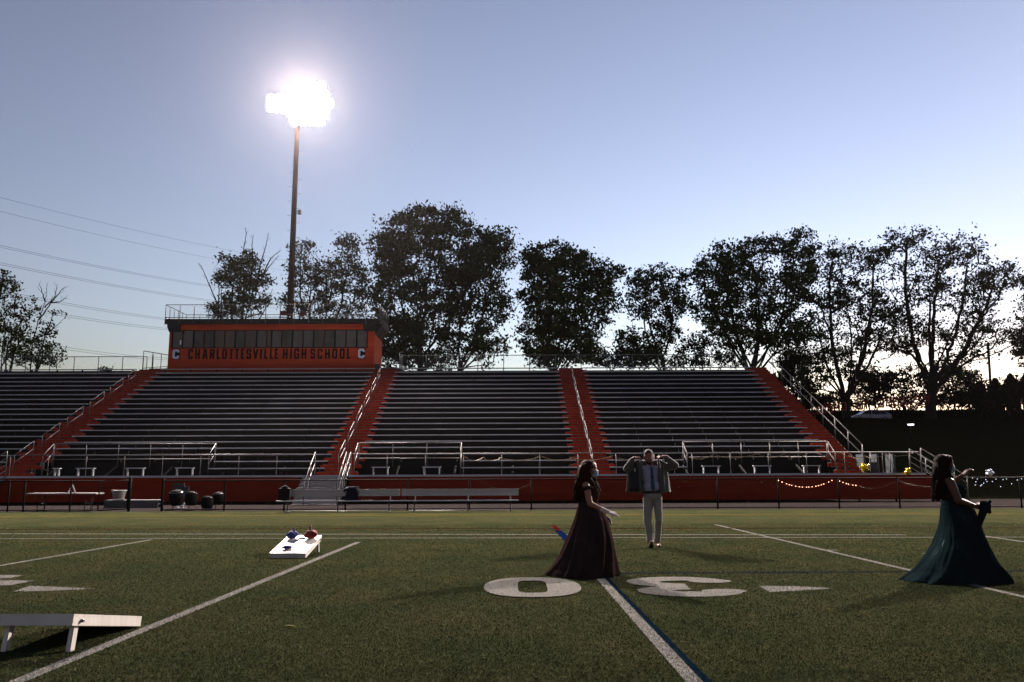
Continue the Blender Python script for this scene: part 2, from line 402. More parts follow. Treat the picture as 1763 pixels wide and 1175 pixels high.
# turf
def turf_mat():
    m = bpy.data.materials.new('artificial_turf'); m.use_nodes = True
    nt = m.node_tree; N = nt.nodes; L = nt.links; b = N['Principled BSDF']
    tc = N.new('ShaderNodeTexCoord')
    mp = N.new('ShaderNodeMapping'); mp.inputs['Scale'].default_value = (1, 1, 1); L.new(tc.outputs['Object'], mp.inputs[0])
    n1 = N.new('ShaderNodeTexNoise'); n1.inputs['Scale'].default_value = 55; n1.inputs['Detail'].default_value = 8; n1.inputs['Roughness'].default_value = 0.75
    n2 = N.new('ShaderNodeTexNoise'); n2.inputs['Scale'].default_value = 0.8; n2.inputs['Detail'].default_value = 5
    n3 = N.new('ShaderNodeTexNoise'); n3.inputs['Scale'].default_value = 9; n3.inputs['Detail'].default_value = 6
    for n in (n1, n2, n3): L.new(mp.outputs[0], n.inputs['Vector'])
    r1 = N.new('ShaderNodeValToRGB')
    e = r1.color_ramp.elements; e[0].position = 0.32; e[0].color = (0.007, 0.009, 0.003, 1); e[1].position = 0.70; e[1].color = (0.060, 0.064, 0.031, 1)
    e2 = r1.color_ramp.elements.new(0.5); e2.color = (0.028, 0.031, 0.016, 1)
    L.new(n1.outputs[0], r1.inputs[0])
    r2 = N.new('ShaderNodeValToRGB'); r2.color_ramp.elements[0].position = 0.38; r2.color_ramp.elements[0].color = (0.78, 0.86, 0.80, 1); r2.color_ramp.elements[1].position = 0.62; r2.color_ramp.elements[1].color = (1.15, 1.04, 0.98, 1)
    L.new(n2.outputs[0], r2.inputs[0])
    r3 = N.new('ShaderNodeValToRGB'); r3.color_ramp.elements[0].position = 0.35; r3.color_ramp.elements[0].color = (0.72, 0.72, 0.72, 1); r3.color_ramp.elements[1].position = 0.65; r3.color_ramp.elements[1].color = (1.15, 1.15, 1.15, 1)
    L.new(n3.outputs[0], r3.inputs[0])
    m1 = N.new('ShaderNodeMixRGB'); m1.blend_type = 'MULTIPLY'; m1.inputs[0].default_value = 1; L.new(r1.outputs[0], m1.inputs[1]); L.new(r2.outputs[0], m1.inputs[2])
    m2 = N.new('ShaderNodeMixRGB'); m2.blend_type = 'MULTIPLY'; m2.inputs[0].default_value = 1; L.new(m1.outputs[0], m2.inputs[1]); L.new(r3.outputs[0], m2.inputs[2])
    # pale infill crumbs, with bright glints painted into the turf colour
    v = N.new('ShaderNodeTexVoronoi'); v.inputs['Scale'].default_value = 38; L.new(mp.outputs[0], v.inputs['Vector'])
    lt = N.new('ShaderNodeMath'); lt.operation = 'LESS_THAN'; lt.inputs[1].default_value = 0.13; L.new(v.outputs['Distance'], lt.inputs[0])
    sp = N.new('ShaderNodeSeparateColor'); L.new(v.outputs['Color'], sp.inputs[0])
    gt = N.new('ShaderNodeMath'); gt.operation = 'GREATER_THAN'; gt.inputs[1].default_value = 0.93; L.new(sp.outputs[0], gt.inputs[0])
    mu = N.new('ShaderNodeMath'); mu.operation = 'MULTIPLY'; L.new(lt.outputs[0], mu.inputs[0]); L.new(gt.outputs[0], mu.inputs[1])
    m3 = N.new('ShaderNodeMixRGB'); L.new(mu.outputs[0], m3.inputs[0]); L.new(m2.outputs[0], m3.inputs[1]); m3.inputs[2].default_value = (0.30, 0.28, 0.20, 1)
    L.new(m3.outputs[0], b.inputs['Base Color'])
    b.inputs['Roughness'].default_value = 0.9; b.inputs['Specular IOR Level'].default_value = 0.0
    bp = N.new('ShaderNodeBump'); bp.inputs['Strength'].default_value = 0.9; bp.inputs['Distance'].default_value = 0.02
    L.new(n1.outputs[0], bp.inputs['Height']); L.new(bp.outputs[0], b.inputs['Normal'])
    return m
M['turf'] = turf_mat()
def blade_mat():
    m = bpy.data.materials.new('turf_blades'); m.use_nodes = True
    N = m.node_tree.nodes; L = m.node_tree.links; b = N['Principled BSDF']
    a = N.new('ShaderNodeVertexColor'); a.layer_name = 'Col'; L.new(a.outputs[0], b.inputs['Base Color'])
    b.inputs['Roughness'].default_value = 0.7; b.inputs['Specular IOR Level'].default_value = 0.0
    return m
M['blade'] = blade_mat()

# ================================================================== SETTING
def ss(a, b, x):
    t = np.clip((x - a) / (b - a), 0, 1); return t * t * (3 - 2 * t)
def terrain_z(x, y):
    side = 7.1 * ss(46.5, 90, y)
    bank = 2.5 * ss(98, 110, y)
    far = -0.5 * ss(130, 600, y)
    left = 1 - 0.25 * ss(20, -60, x) * ss(60, 100, y)
    return (side + bank) * left + far
xs = np.unique(np.concatenate([np.linspace(-900, -80, 20), np.linspace(-80, 120, 101), np.linspace(120, 900, 20)]))
ys = np.unique(np.concatenate([np.linspace(-200, 40, 12), np.linspace(40, 130, 91), np.linspace(130, 1400, 26)]))
X, Y = np.meshgrid(xs, ys)
Z = terrain_z(X, Y)
Z = Z + np.where((Y > 50), 0.12 * np.sin(X * 0.7 + Y * 0.3) * np.cos(Y * 0.5), 0)
nx, ny = len(xs), len(ys)
idx = np.arange(nx * ny).reshape(ny, nx)
F = np.stack([idx[:-1, :-1], idx[:-1, 1:], idx[1:, 1:], idx[1:, :-1]], -1).reshape(-1, 4)
g = np_mesh('ground', np.stack([X, Y, Z], -1).reshape(-1, 3), F, M['road_dark'], smooth=True)
tag(g, kind='structure')

Y_FENCE = 33.9
b = MB(); b.add([(-60, -12, 0.006), (60, -12, 0.006), (60, Y_FENCE - 0.25, 0.006), (-60, Y_FENCE - 0.25, 0.006)], [(0, 1, 2, 3)])
tag(b.build('turf_field', M['turf']), kind='structure')
b = MB(); b.add([(-60, Y_FENCE - 0.25, 0.004), (60, Y_FENCE - 0.25, 0.004), (60, 46, 0.004), (-60, 46, 0.004)], [(0, 1, 2, 3)])
tag(b.build('walkway', M['asphalt']), kind='structure')

# --- painted marks (flat sheets just above the turf); also sampled for the grass blades
MARKS = []     # (polygon Nx2, colour)
def mark(name, polys, m, col, z=0.010):
    b = MB()
    for ip, p in enumerate(polys):
        p = [(float(q[0]), float(q[1])) for q in p]
        b.add([(x, y, z + (ip % 40) * 0.00006) for x, y in p], [tuple(range(len(p)))])
        MARKS.append((np.array(p), col))
    return tag(b.build(name, m), kind='structure')
def strip(a, c, wd):
    a = Vector((a[0], a[1])); c = Vector((c[0], c[1])); t = (c - a).normalized(); n = Vector((-t.y, t.x)) * wd / 2
    k = 14
    out = []
    for i in range(k):
        p = a + (c - a) * i / k; q = a + (c - a) * (i + 1) / k
        out.append([p - n, q - n, q + n, p + n])
    return out
CW, CB, CY, CR, CM_, CT = (0.32, 0.31, 0.29), (0.006, 0.014, 0.055), (0.09, 0.07, 0.015), (0.07, 0.008, 0.008), (0.045, 0.025, 0.015), (0.012, 0.022, 0.036)
def px_line(name, a, c, wd, m, col, z=0.010):
    return mark(name, strip(G(*a), G(*c), wd), m, col, z)
px_line('yard_line', (-60, 1213), (617, 934.5), 0.115, M['paint_white'], CW)
px_line('yard_line', (1028, 991), (1262, 1250), 0.115, M['paint_white'], CW)
px_line('yard_line', (1231, 904), (1850, 1050), 0.10, M['paint_white'], CW)
px_line('yard_line', (-120, 996), (260, 930.5), 0.11, M['paint_white'], CW)
px_line('yard_line', (1688, 923), (1850, 947), 0.11, M['paint_white'], CW)
# teal stripe hugging the right edge of the middle yard line
ga, gb = G(1028, 991), G(1262, 1250)
off = Vector((0.10, 0, 0))
mark('blue_stripe', strip(ga + off * 0.86, gb + off * 0.86, 0.055), M['paint_teal'], CT, 0.0135)
px_line('blue_line', (1060, 988.5), (1860, 984), 0.06, M['paint_blue'], CB)
px_line('sideline', (-120, 920), (1560, 922), 0.15, M['paint_white'], CW)
px_line('sideline', (-120, 929), (1900, 926), 0.10, M['paint_white'], CW, 0.0135)
px_line('yellow_line', (20, 889.5), (1900, 885), 0.34, M['paint_yellow'], CY)
px_line('yellow_line', (-60, 896), (22, 889.5), 0.34, M['paint_yellow'], CY)
px_line('maroon_line', (-120, 912.5), (1900, 909.5), 0.26, M['paint_maroon'], CM_)
px_line('red_stripe', (952.5, 905.5), (963, 915.5), 0.12, M['paint_red'], CR)
px_line('blue_stripe', (961, 914.8), (985, 938), 0.17, M['paint_blue'], CB, 0.0165)
px_line('hash_mark', (1424, 948.5), (1442, 948.5), 0.1, M['paint_white'], CW)
px_line('hash_mark', (1588, 954.5), (1606, 954.5), 0.1, M['paint_white'], CW)
# field numbers (0 | 3 >) seen upside down from here; local u to the right, v away from the viewer
def quad_strip(outer, inner):
    k = len(outer)
    return [[outer[i], outer[(i + 1) % k], inner[(i + 1) % k], inner[i]] for i in range(k)]
def zero_polys(x0, x1, y0, y1):
    cx, cy, rx, ry = (x0 + x1) / 2, (y0 + y1) / 2, (x1 - x0) / 2, (y1 - y0) / 2
    o = []; i_ = []
    for k in range(40):
        a = 2 * math.pi * k / 40; c, s = math.cos(a), math.sin(a)
        o.append((cx + rx * math.copysign(abs(c) ** 0.85, c), cy + ry * math.copysign(abs(s) ** 0.85, s)))
        i_.append((cx + rx * 0.30 * math.copysign(abs(c) ** 0.45, c), cy + ry * 0.62 * math.copysign(abs(s) ** 0.45, s)))
    return quad_strip(o, i_)
a, c = G(833, 1014), G(1001, 1014)
yN0, yN1 = G(917, 1031).y, G(917, 996.5).y
mark('field_number', zero_polys(a.x, c.x, yN0, yN1), M['paint_white'], CW, 0.0165)
def stroke_polys(pts, wd, closed=False):
    pts = [Vector((p[0], p[1])) for p in pts]; k = len(pts); L_ = []; R_ = []
    for i, p in enumerate(pts):
        t = (pts[min(i + 1, k - 1)] - pts[max(i - 1, 0)]).normalized(); n = Vector((-t.y, t.x))
        w_ = wd[i] if isinstance(wd, list) else wd
        L_.append(p + n * w_ / 2); R_.append(p - n * w_ / 2)
    return [[L_[i], R_[i], R_[i + 1], L_[i + 1]] for i in range(k - 1)]
def three_polys(x0, x1, y0, y1):
    # drawn upright in u (0..1), v (0..1 up), then turned by 180 degrees: the figure reads from the stand
    H, Wd = (y1 - y0), (x1 - x0)
    top = []; wt = []
    for k in range(17):
        a = math.radians(170 - k * 16.4); top.append((0.52 + 0.33 * math.cos(a), 0.745 + 0.155 * math.sin(a))); wt.append(0.26 + 0.08 * math.sin(math.pi * k / 16))
    bot = []; wb = []
    for k in range(17):
        a = math.radians(92 - k * 16.4); bot.append((0.50 + 0.36 * math.cos(a), 0.285 + 0.185 * math.sin(a))); wb.append(0.25 + 0.09 * math.sin(math.pi * k / 16))
    out = []
    for pts, ws in ((top, wt), (bot, wb)):
        q = [(x1 - u * Wd, y1 - v * H) for u, v in pts]
        out += stroke_polys(q, [w_ * Wd * 0.95 for w_ in ws])
    for (u, v, ru, rv) in ((0.235, 0.765, 0.20, 0.095), (0.20, 0.245, 0.21, 0.105)):
        out.append([(x1 - (u + ru * math.cos(k * math.pi / 10)) * Wd, y1 - (v + rv * math.sin(k * math.pi / 10)) * H) for k in range(20)])
    return out
a, c = G(1092, 1014), G(1281, 1014)
mark('field_number', three_polys(a.x, c.x, G(1187, 1029).y, G(1187, 995.5).y), M['paint_white'], CW, 0.0135)
mark('field_arrow', [[G(1307, 1010.5), G(1325, 1021), G(1380, 1018.5), G(1437, 1014.5), G(1375, 1011)]], M['paint_white'], CW)
mark('field_arrow', [[G(22, 1020), G(75, 1019.5), G(163, 1015.5), G(110, 1012.5), G(52, 1010.5)]], M['paint_white'], CW)
mark('field_number', [[G(-60, 992), G(-60, 1000), G(18, 996.5), G(40, 992.5), G(20, 991.5)], [G(-60, 1003), G(-60, 1012), G(18, 1009), G(60, 1001.5), G(20, 1000.5)]], M['paint_white'], CW)

# --- grass blades over the near turf (nobody could count them)
def paint_cols(px_, py_, base):
    col = base.copy()
    for poly, c in MARKS:
        x0, y0 = poly.min(0); x1, y1 = poly.max(0)
        m = np.where((px_ >= x0) & (px_ <= x1) & (py_ >= y0) & (py_ <= y1))[0]
        if len(m) == 0: continue
        x, y = px_[m], py_[m]; ins = np.zeros(len(m), bool); k = len(poly)
        for i in range(k):
            xi, yi = poly[i]; xj, yj = poly[(i + 1) % k]
            cond = ((yi > y) != (yj > y)) & (x < (xj - xi) * (y - yi) / (yj - yi + 1e-12) + xi)
            ins ^= cond
        s = m[ins]
        col[s, :3] = np.array(c) * 0.6 * (0.75 + 0.4 * rng.random((len(s), 1)))
    return col
N = 660000
yy = 4.4 + (24 - 4.4) * rng.random(N) ** 1.9
xx = (rng.random(N) * 2 - 1) * (yy * 0.80 + 0.8)
h = 0.006 + 0.011 * rng.random(N)
wd = 0.0016 + 0.0010 * rng.random(N) + yy * 0.00012
az = rng.random(N) * 2 * np.pi
lean = 0.026 * rng.random(N); la = rng.random(N) * 2 * np.pi + 0
base = np.stack([xx, yy, np.full(N, 0.009)], -1)
dx = np.stack([np.cos(az) * wd, np.sin(az) * wd, np.zeros(N)], -1)
tip = base + np.stack([np.cos(la) * lean, np.sin(la) * lean, h], -1)
V = np.stack([base - dx, base + dx, tip], 1).reshape(-1, 3)
t = rng.random(N)[:, None]
colr = np.concatenate([np.array([[0.024, 0.034, 0.017]]) * (1 - t) + np.array([[0.041, 0.051, 0.025]]) * t, np.ones((N, 1))], 1)
lowf = 1 + 0.09 * np.sin(xx * 0.9 + 1.7 * np.sin(yy * 0.5)) * np.sin(yy * 0.8 + 1.3 * np.sin(xx * 0.6)) + 0.07 * np.sin(xx * 3.1 + yy * 1.1) * np.sin(yy * 2.3 - xx * 0.7) - 0.05 * (np.floor((xx - 1.22) / 4.572) % 2)
colr[:, :3] *= lowf[:, None]
glint_blade = rng.random(N) < 0.008  # few pale blades: turf glints painted into the blade colour
colr[glint_blade, :3] = np.array([0.26, 0.23, 0.15])
colr = paint_cols(xx, yy, colr)
gb_ = np_mesh('grass', V, np.arange(3 * N).reshape(-1, 3), M['blade'], col=np.repeat(colr, 3, axis=0))
tag(gb_, 'short green artificial grass blades of the football field', 'grass', kind='stuff')

# ================================================================== BLEACHERS
Y0, DY, DZ, ZD, YW = 43.6, 0.81, 0.375, 1.386, 42.0
NR = 20
def Fz(i): return ZD + DZ * i
def Ry(i): return Y0 + DY * i
stand = empty('bleacher_stand', (0, YW, 0), 'long aluminium grandstand with orange stairs and orange front wall', 'grandstand')
IN = Matrix.Translation((0, -YW, 0))
def sp(mb, name, m):          # part of the stand given in world coordinates
    o = mb.build(name, m, stand); o.location = (0, -YW, 0); return o
SECT = [(-40.0, -26.62), (-24.85, -9.65), (-8.1, 3.44), (5.14, 17.16)]
CUT = {1: (-24.3, -15.6), 2: (-8.15, -2.55), 3: (9.1, 16.9)}      # wheelchair bays in the two lowest rows
for s, (xa, xb) in enumerate(SECT):
    for i in range(NR):
        spans = [(xa, xb)]
        if s in CUT and i < 2:
            c0, c1 = CUT[s]; spans = [q for q in ((xa, c0), (c1, xb)) if q[1] - q[0] > 0.8]
        if not spans: continue
        b = MB()
        for (u, v_) in spans:
            y, z = Ry(i), Fz(i) + 0.40
            b.box(u, v_, y, y + 0.25, z - 0.012, z)
            b.box(u, v_, y - 0.003, y + 0.012, z - 0.052, z + 0.002)
            b.box(u, v_, y + 0.238, y + 0.253, z - 0.042, z + 0.001)
        sp(b, 'bench_seat', M['alu'])
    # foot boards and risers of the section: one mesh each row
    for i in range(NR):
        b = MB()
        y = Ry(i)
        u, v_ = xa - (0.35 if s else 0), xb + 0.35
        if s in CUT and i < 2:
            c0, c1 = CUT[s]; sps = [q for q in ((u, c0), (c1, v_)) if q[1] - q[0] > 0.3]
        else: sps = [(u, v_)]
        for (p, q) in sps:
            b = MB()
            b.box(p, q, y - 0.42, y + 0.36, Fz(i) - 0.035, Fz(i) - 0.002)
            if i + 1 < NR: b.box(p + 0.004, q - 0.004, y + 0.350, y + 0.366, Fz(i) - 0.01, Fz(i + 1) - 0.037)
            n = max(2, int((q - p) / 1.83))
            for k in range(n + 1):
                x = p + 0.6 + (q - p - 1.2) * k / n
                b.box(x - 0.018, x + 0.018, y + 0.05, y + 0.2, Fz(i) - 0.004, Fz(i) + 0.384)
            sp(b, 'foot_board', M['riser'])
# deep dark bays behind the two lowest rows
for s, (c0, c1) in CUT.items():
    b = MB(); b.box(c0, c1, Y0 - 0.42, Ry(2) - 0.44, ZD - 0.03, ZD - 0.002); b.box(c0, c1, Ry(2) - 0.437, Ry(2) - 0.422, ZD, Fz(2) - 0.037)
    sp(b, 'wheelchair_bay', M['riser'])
    b = MB(); yr = Ry(1) + 0.30; zt = ZD + 1.70
    r_ = 0.021
    b.tube([(c0 + 0.1, yr, zt), (c1 - 0.1, yr, zt)], r_)
    b.tube([(c0 + 0.1, yr, Fz(2) + 0.14), (c1 - 0.1, yr, Fz(2) + 0.14)], r_)
    n = int((c1 - c0) / 1.9) + 1
    for k in range(n + 1):
        x = c0 + 0.1 + (c1 - c0 - 0.2) * k / n
        b.tube([(x, yr, ZD + 0.42), (x, yr, zt - 0.02)], r_)
    for x in (c0 + 0.05, c1 - 0.05):     # side rails that come forward
        b.tube([(x, yr, zt), (x, yr - 0.95, zt - 0.62), (x, yr - 0.95, ZD)], r_)
        b.tube([(x, yr, zt - 0.5), (x, yr - 0.95, zt - 1.1)], r_)
        b.tube([(x, yr, ZD), (x, yr, zt)], r_)
    sp(b, 'bay_railing', M['rail'])
for s, lst in {1: [(92, 104), (132, 163), (217, 249), (302, 334)], 2: [(640, 670), (727, 759)], 3: [(1209, 1240), (1297, 1328), (1382, 1413)]}.items():
    for (pa, pb) in lst:
        a = P(pa, 807, 43.5); c = P(pb, 807, 43.5)
        b = MB(); z = ZD + 0.43
        b.box(a.x, c.x, 43.4, 43.65, z - 0.04, z)
        for x in (a.x + 0.08, c.x - 0.08):
            b.box(x - 0.03, x + 0.03, 43.46, 43.58, ZD + 0.001, z - 0.042)
        sp(b, 'companion_bench', M['alu'])
# walking deck at the front, with its extruded edge
b = MB(); b.box(-40, 20.6, YW + 0.02, Y0 - 0.43, ZD - 0.05, ZD - 0.003); sp(b, 'walk_deck', M['alu_dull'])
b = MB(); b.box(-40, -10.35, YW - 0.035, YW + 0.015, ZD - 0.075, ZD + 0.025); b.box(-8.05, 20.6, YW - 0.035, YW + 0.015, ZD - 0.075, ZD + 0.025); b.box(-10.35, -8.05, YW - 0.03, YW + 0.015, ZD - 0.02, ZD + 0.02)
sp(b, 'deck_edge', M['alu'])
# orange front wall: horizontal steel pans, sloping away beside the end stair
def wall_pans(b, xa, xb, y, z0, z1, n):
    h_ = (z1 - z0) / n
    for k in range(n):
        b.box(xa, xb, y, y + 0.03, z0 + k * h_ + 0.012, z0 + (k + 1) * h_ - 0.006)
        b.box(xa, xb, y + 0.012, y + 0.03, z0 + k * h_ - 0.006, z0 + k * h_ + 0.012)
b = MB(); wall_pans(b, -40, -10.45, YW, 0.13, ZD - 0.08, 5); wall_pans(b, -8.0, 20.6, YW, 0.13, ZD - 0.08, 5)
b.prism([(20.6, 0.13), (22.1, 0.13), (22.1, 0.42), (20.75, ZD - 0.08), (20.6, ZD - 0.08)], lambda x, z: Vector((x, YW + 0.001, z)), lambda x, z: Vector((x, YW + 0.03, z)))
sp(b, 'front_wall', M['orange'])
for k in range(34):
    x = -39.5 + k * 1.83
    if x < 21 and not (-10.5 < x < -8): sp(MB().box(x, x + 0.08, YW + 0.05, YW + 0.13, 0, ZD - 0.08), 'support_post', M['steel_dark'])
# stairs: two steps per row, orange risers, grey treads
AIS = [(-26.35, -24.85, -26.75, -24.45), (-9.45, -8.3, -9.95, -7.8), (3.65, 4.95, 3.15, 5.45), (17.2, 18.3, 16.6, 18.3)]
for (a0, a1, w0, w1) in AIS:
    b = MB(); t = MB()
    for k in range(2 * NR + 1):
        z0 = ZD + DZ / 2 * k; y = Y0 - 0.44 + DY / 2 * k - 0.2
        wide = (k % 2 == 1)
        xa, xb = (w0, w1) if wide else (w0 + 0.3, w1 - (0.3 if w1 < 18 else 0))
        b.box(xa + 0.003 * (k % 2), xb - 0.003 * (k % 2), y, y + 0.02, z0 - 0.185, z0 - 0.012)
        t.box(xa + 0.02 + (0.12 if wide else 0), xb - 0.02 - (0.12 if wide else 0), y - 0.02, y + DY / 2 + 0.02, z0 - 0.010, z0 + 0.012)
    sp(b, 'stair_riser', M['orange_step']); sp(t, 'stair_tread', M['alu_dull'])
def rail_pair(b, x, y0, y1, posts, hi=0.92, mid=0.50, r_=0.017, zoff=0.0, nb=0):
    zf = lambda y: ZD + (y - (Y0 - 0.6)) / DY * DZ + zoff
    b.tube([(x, y0, zf(y0) + hi), (x, y1, zf(y1) + hi)], r_)
    b.tube([(x, y0, zf(y0) + mid), (x, y1, zf(y1) + mid)], r_)
    for y in posts: b.tube([(x, y, zf(y) - nb), (x, y, zf(y) + hi)], r_)
for (xm) in (-25.58, -8.88, 4.22):
    y = 43.5
    k = 0
    while y + 1.6 < 59.3:
        ln = 1.7 if y < 55 else 1.0
        b = MB(); rail_pair(b, xm, y, y + ln, [y + 0.02, y + ln - 0.02], zoff=-0.05)
        sp(b, 'aisle_handrail', M['rail'])
        y += 2.44
b = MB()
yy_ = [44.0 + 1.75 * k for k in range(9)]
rail_pair(b, 18.38, 44.0, 59.4, yy_, hi=1.05, mid=0.52, r_=0.024, nb=0.25)
sp(b, 'end_railing', M['rail'])
# dark side skirt below the end rail
b = MB(); b.prism([(Y0 - 0.6, ZD - 0.1), (59.9, ZD - 0.1), (59.9, Fz(NR - 1) - 0.05), (Ry(NR - 1), Fz(NR - 1) - 0.05), (Y0 - 0.5, ZD - 0.03)], lambda y, z: Vector((18.32, y, z)), lambda y, z: Vector((18.36, y, z)))
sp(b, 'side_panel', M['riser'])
# front railing of the deck
def rail_run(b, x0, x1, y, z0, ht, step, r_=0.022, mids=(), mesh=None):
    b.tube([(x0, y, z0 + ht), (x1, y, z0 + ht)], r_)
    for m_ in mids: b.tube([(x0, y, z0 + ht * m_), (x1, y, z0 + ht * m_)], r_ * 0.8)
    n = max(1, round((x1 - x0) / step))
    for k in range(n + 1):
        x = x0 + (x1 - x0) * k / n
        b.tube([(x, y, z0), (x, y, z0 + ht)], r_)
for (xa, xb) in ((-40, -26.2), (-24.9, -9.75), (-8.05, 20.45)):
    b = MB(); rail_run(b, xa, xb, YW + 0.05, ZD, 1.06, 1.87, 0.019)
    if xb > 10:    # rear rail of the walkway past the end of the seats
        rail_run(b, 18.45, 20.45, 43.25, ZD, 1.06, 1.0, 0.024)
    sp(b, 'front_railing', M['rail'])
b = MB()
for (pa, pb, yy2) in ((1487, 1500, 43.1), (1510, 1520, 42.9), (1538, 1546, 43.2)):
    a = P(pa, 800, yy2); c = P(pb, 800, yy2)
    sp(MB().box(a.x, a.x + 0.12, yy2, yy2 + 0.9, ZD + 0.02, ZD + 0.98), 'deck_panel', M['board_grey'])
# end stair going down to the right, and its twin at the far left going down to the left
for (xt, sg, ys0) in ((20.5, 1, YW + 0.1), (-25.0, -1, YW - 1.3)):
    b = MB(); t = MB()
    for k in range(7):
        x = xt + sg * (0.12 + 0.28 * k); z = ZD - 0.18 * (k + 1)
        t.box(min(x, x + sg * 0.3), max(x, x + sg * 0.3), ys0 + 0.05, ys0 + 1.15, z - 0.03, z)
    sp(t, 'stair_tread', M['alu_dull'])
    for yq in (ys0, ys0 + 1.2):
        b = MB()
        b.prism([(xt, ZD), (xt, ZD - 0.22), (xt + sg * 2.05, 0.02), (xt + sg * 2.25, 0.02), (xt + sg * 2.25, 0.08)], lambda x, z: Vector((x, yq - 0.015, z)), lambda x, z: Vector((x, yq + 0.015, z)))
        for hh in (1.25, 0.92, 0.58, 0.30):
            b.tube([(xt, yq, ZD + hh), (xt + sg * 2.2, yq, hh - 0.02)], 0.020 if hh > 1 else 0.016)
        for q in (0.0, 0.36, 0.72, 1.0):
            x = xt + sg * 2.2 * q; zb = ZD * (1 - q)
            b.tube([(x, yq, zb), (x, yq, zb + 1.25)], 0.024)
        sp(b, 'end_stair_railing', M['rail'])
# middle stair coming down towards the field
b = MB(); t = MB()
for k in range(7):
    y = YW - 0.05 - 0.28 * (k + 1); z = ZD - 0.19 * (k + 1)
    b.box(-10.35, -8.15, y, y + 0.30, z - 0.02, z + 0.001)
    t.box(-10.33, -8.17, y + 0.27, y + 0.285, z + 0.003, z + 0.17)
sp(b, 'stair_tread', M['alu_dull']); sp(t, 'stair_riser', M['housing'])
for x in (-9.72, -8.17, -7.95):
    b = MB()
    b.tube([(x, YW - 0.02, ZD + 1.15), (x, YW - 2.1, 1.05), (x, YW - 2.1, 0)], 0.023)
    b.tube([(x, YW - 0.02, ZD + 0.6), (x, YW - 2.1, 0.5)], 0.02)
    b.tube([(x, YW - 0.02, ZD), (x, YW - 0.02, ZD + 1.15)], 0.023)
    b.tube([(x, YW - 1.0, ZD - 0.6), (x, YW - 1.0, ZD + 0.62)], 0.02)
    sp(b, 'middle_stair_railing', M['rail'])
# beam along the top and rear walkway
YB, ZB = 60.0, Fz(NR - 1) + 0.02
b = MB(); b.box(-40, -26.4, 59.35, 59.42, 8.45, ZB + 0.30); b.box(-7.75, 17.3, 59.35, 59.42, 8.45, ZB + 0.22)
sp(b, 'rear_kick_board', M['alu_dull'])
b = MB(); b.box(-40, 18.3, 59.5, YB + 1.5, ZB - 0.10, ZB - 0.04); sp(b, 'rear_walkway', M['alu_dull'])
b = MB()
for k in range(20):
    x = -39 + k * 3.0
    b.box(x, x + 0.2, YB + 1.2, YB + 1.4, 2.0, ZB - 0.1)
    b.tube([(x + 0.1, YW + 0.3, 0.9), (x + 0.1, YB + 1.2, ZB - 0.25)], 0.06, n=6)
sp(b, 'under_frame', M['steel_dark'])
# chain-link guards along the back
def diag_wires(b, x0, x1, z0, z1, y, pitch, r_, fy=None):
    hgt = z1 - z0
    fy = fy or (lambda x: y)
    n = int((x1 - x0 + hgt) / pitch)
    for sgn in (1, -1):
        for k in range(n):
            if sgn > 0: xa = x0 - hgt + k * pitch; p0 = [xa, z0]; p1 = [xa + hgt, z1]
            else: xa = x0 + k * pitch; p0 = [xa, z0]; p1 = [xa - hgt, z1]
            # clip to x0..x1
            def cl(p, q):
                p = list(p)
                if p[0] < x0: t_ = (x0 - p[0]) / (q[0] - p[0]); p = [x0, p[1] + (q[1] - p[1]) * t_]
                if p[0] > x1: t_ = (x1 - p[0]) / (q[0] - p[0]); p = [x1, p[1] + (q[1] - p[1]) * t_]
                return p
            if (p0[0] < x0 and p1[0] < x0) or (p0[0] > x1 and p1[0] > x1): continue
            a = cl(p0, p1); c = cl(p1, p0)
            if abs(a[1] - c[1]) < 0.02: continue
            b.tube([(a[0], fy(a[0]), a[1]), (c[0], fy(c[0]), c[1])], r_, n=3, smooth=False, cap=False)
for (xa, xb) in ((-40.3, -26.3), (-7.95, 18.2)):
    b = MB(); rail_run(b, xa, xb, YB, ZB, 1.42, 1.85, 0.028); sp(b, 'rear_railing', M['rail'])
    b = MB(); diag_wires(b, xa, xb, ZB + 0.02, ZB + 1.4, YB + 0.02, 0.10, 0.0022); sp(b, 'rear_mesh', M['chain_grey'])
# landings either side of the press box, a few steps higher than the seats
for (xa, xb, px_) in ((-26.3, -24.75, 0), (-9.6, -7.85, 1)):
    b = MB()
    for k in range(4):
        b.box(xa, xb, 59.5 + 0.3 * k, 59.8 + 0.3 * k + 0.02, ZB + 0.1 + 0.15 * k, ZB + 0.14 + 0.15 * k)
        b.box(xa + 0.02, xb - 0.02, 59.52 + 0.3 * k, 59.54 + 0.3 * k, ZB - 0.02 + 0.15 * k, ZB + 0.095 + 0.15 * k)
    sp(b, 'landing_step', M['alu_dull'])
b = MB()
zl = ZB + 0.15
b.tube([(-26.35, 59.5, ZB - 0.3), (-26.35, 59.5, ZB + 1.75)], 0.04); b.tube([(-25.9, 60.1, ZB), (-25.9, 60.1, ZB + 1.6)], 0.03)
b.tube([(-26.35, 59.5, ZB + 1.75), (-25.4, 61.6, ZB + 1.75), (-24.75, 61.6, ZB + 1.7)], 0.028)
b.tube([(-26.35, 59.5, zl + 0.35), (-25.4, 61.6, zl + 0.75)], 0.022)
for q in (0.35, 0.7, 1.0): b.tube([(-26.35 + 0.95 * q, 59.5 + 2.1 * q, zl), (-26.35 + 0.95 * q, 59.5 + 2.1 * q, ZB + 1.75)], 0.026)
b.tube([(-25.35, 61.0, ZB + 0.6), (-24.8, 61.4, ZB + 1.5)], 0.02); b.tube([(-25.1, 60.8, ZB + 0.6), (-24.8, 61.0, ZB + 1.4)], 0.02)
sp(b, 'landing_railing', M['rail'])
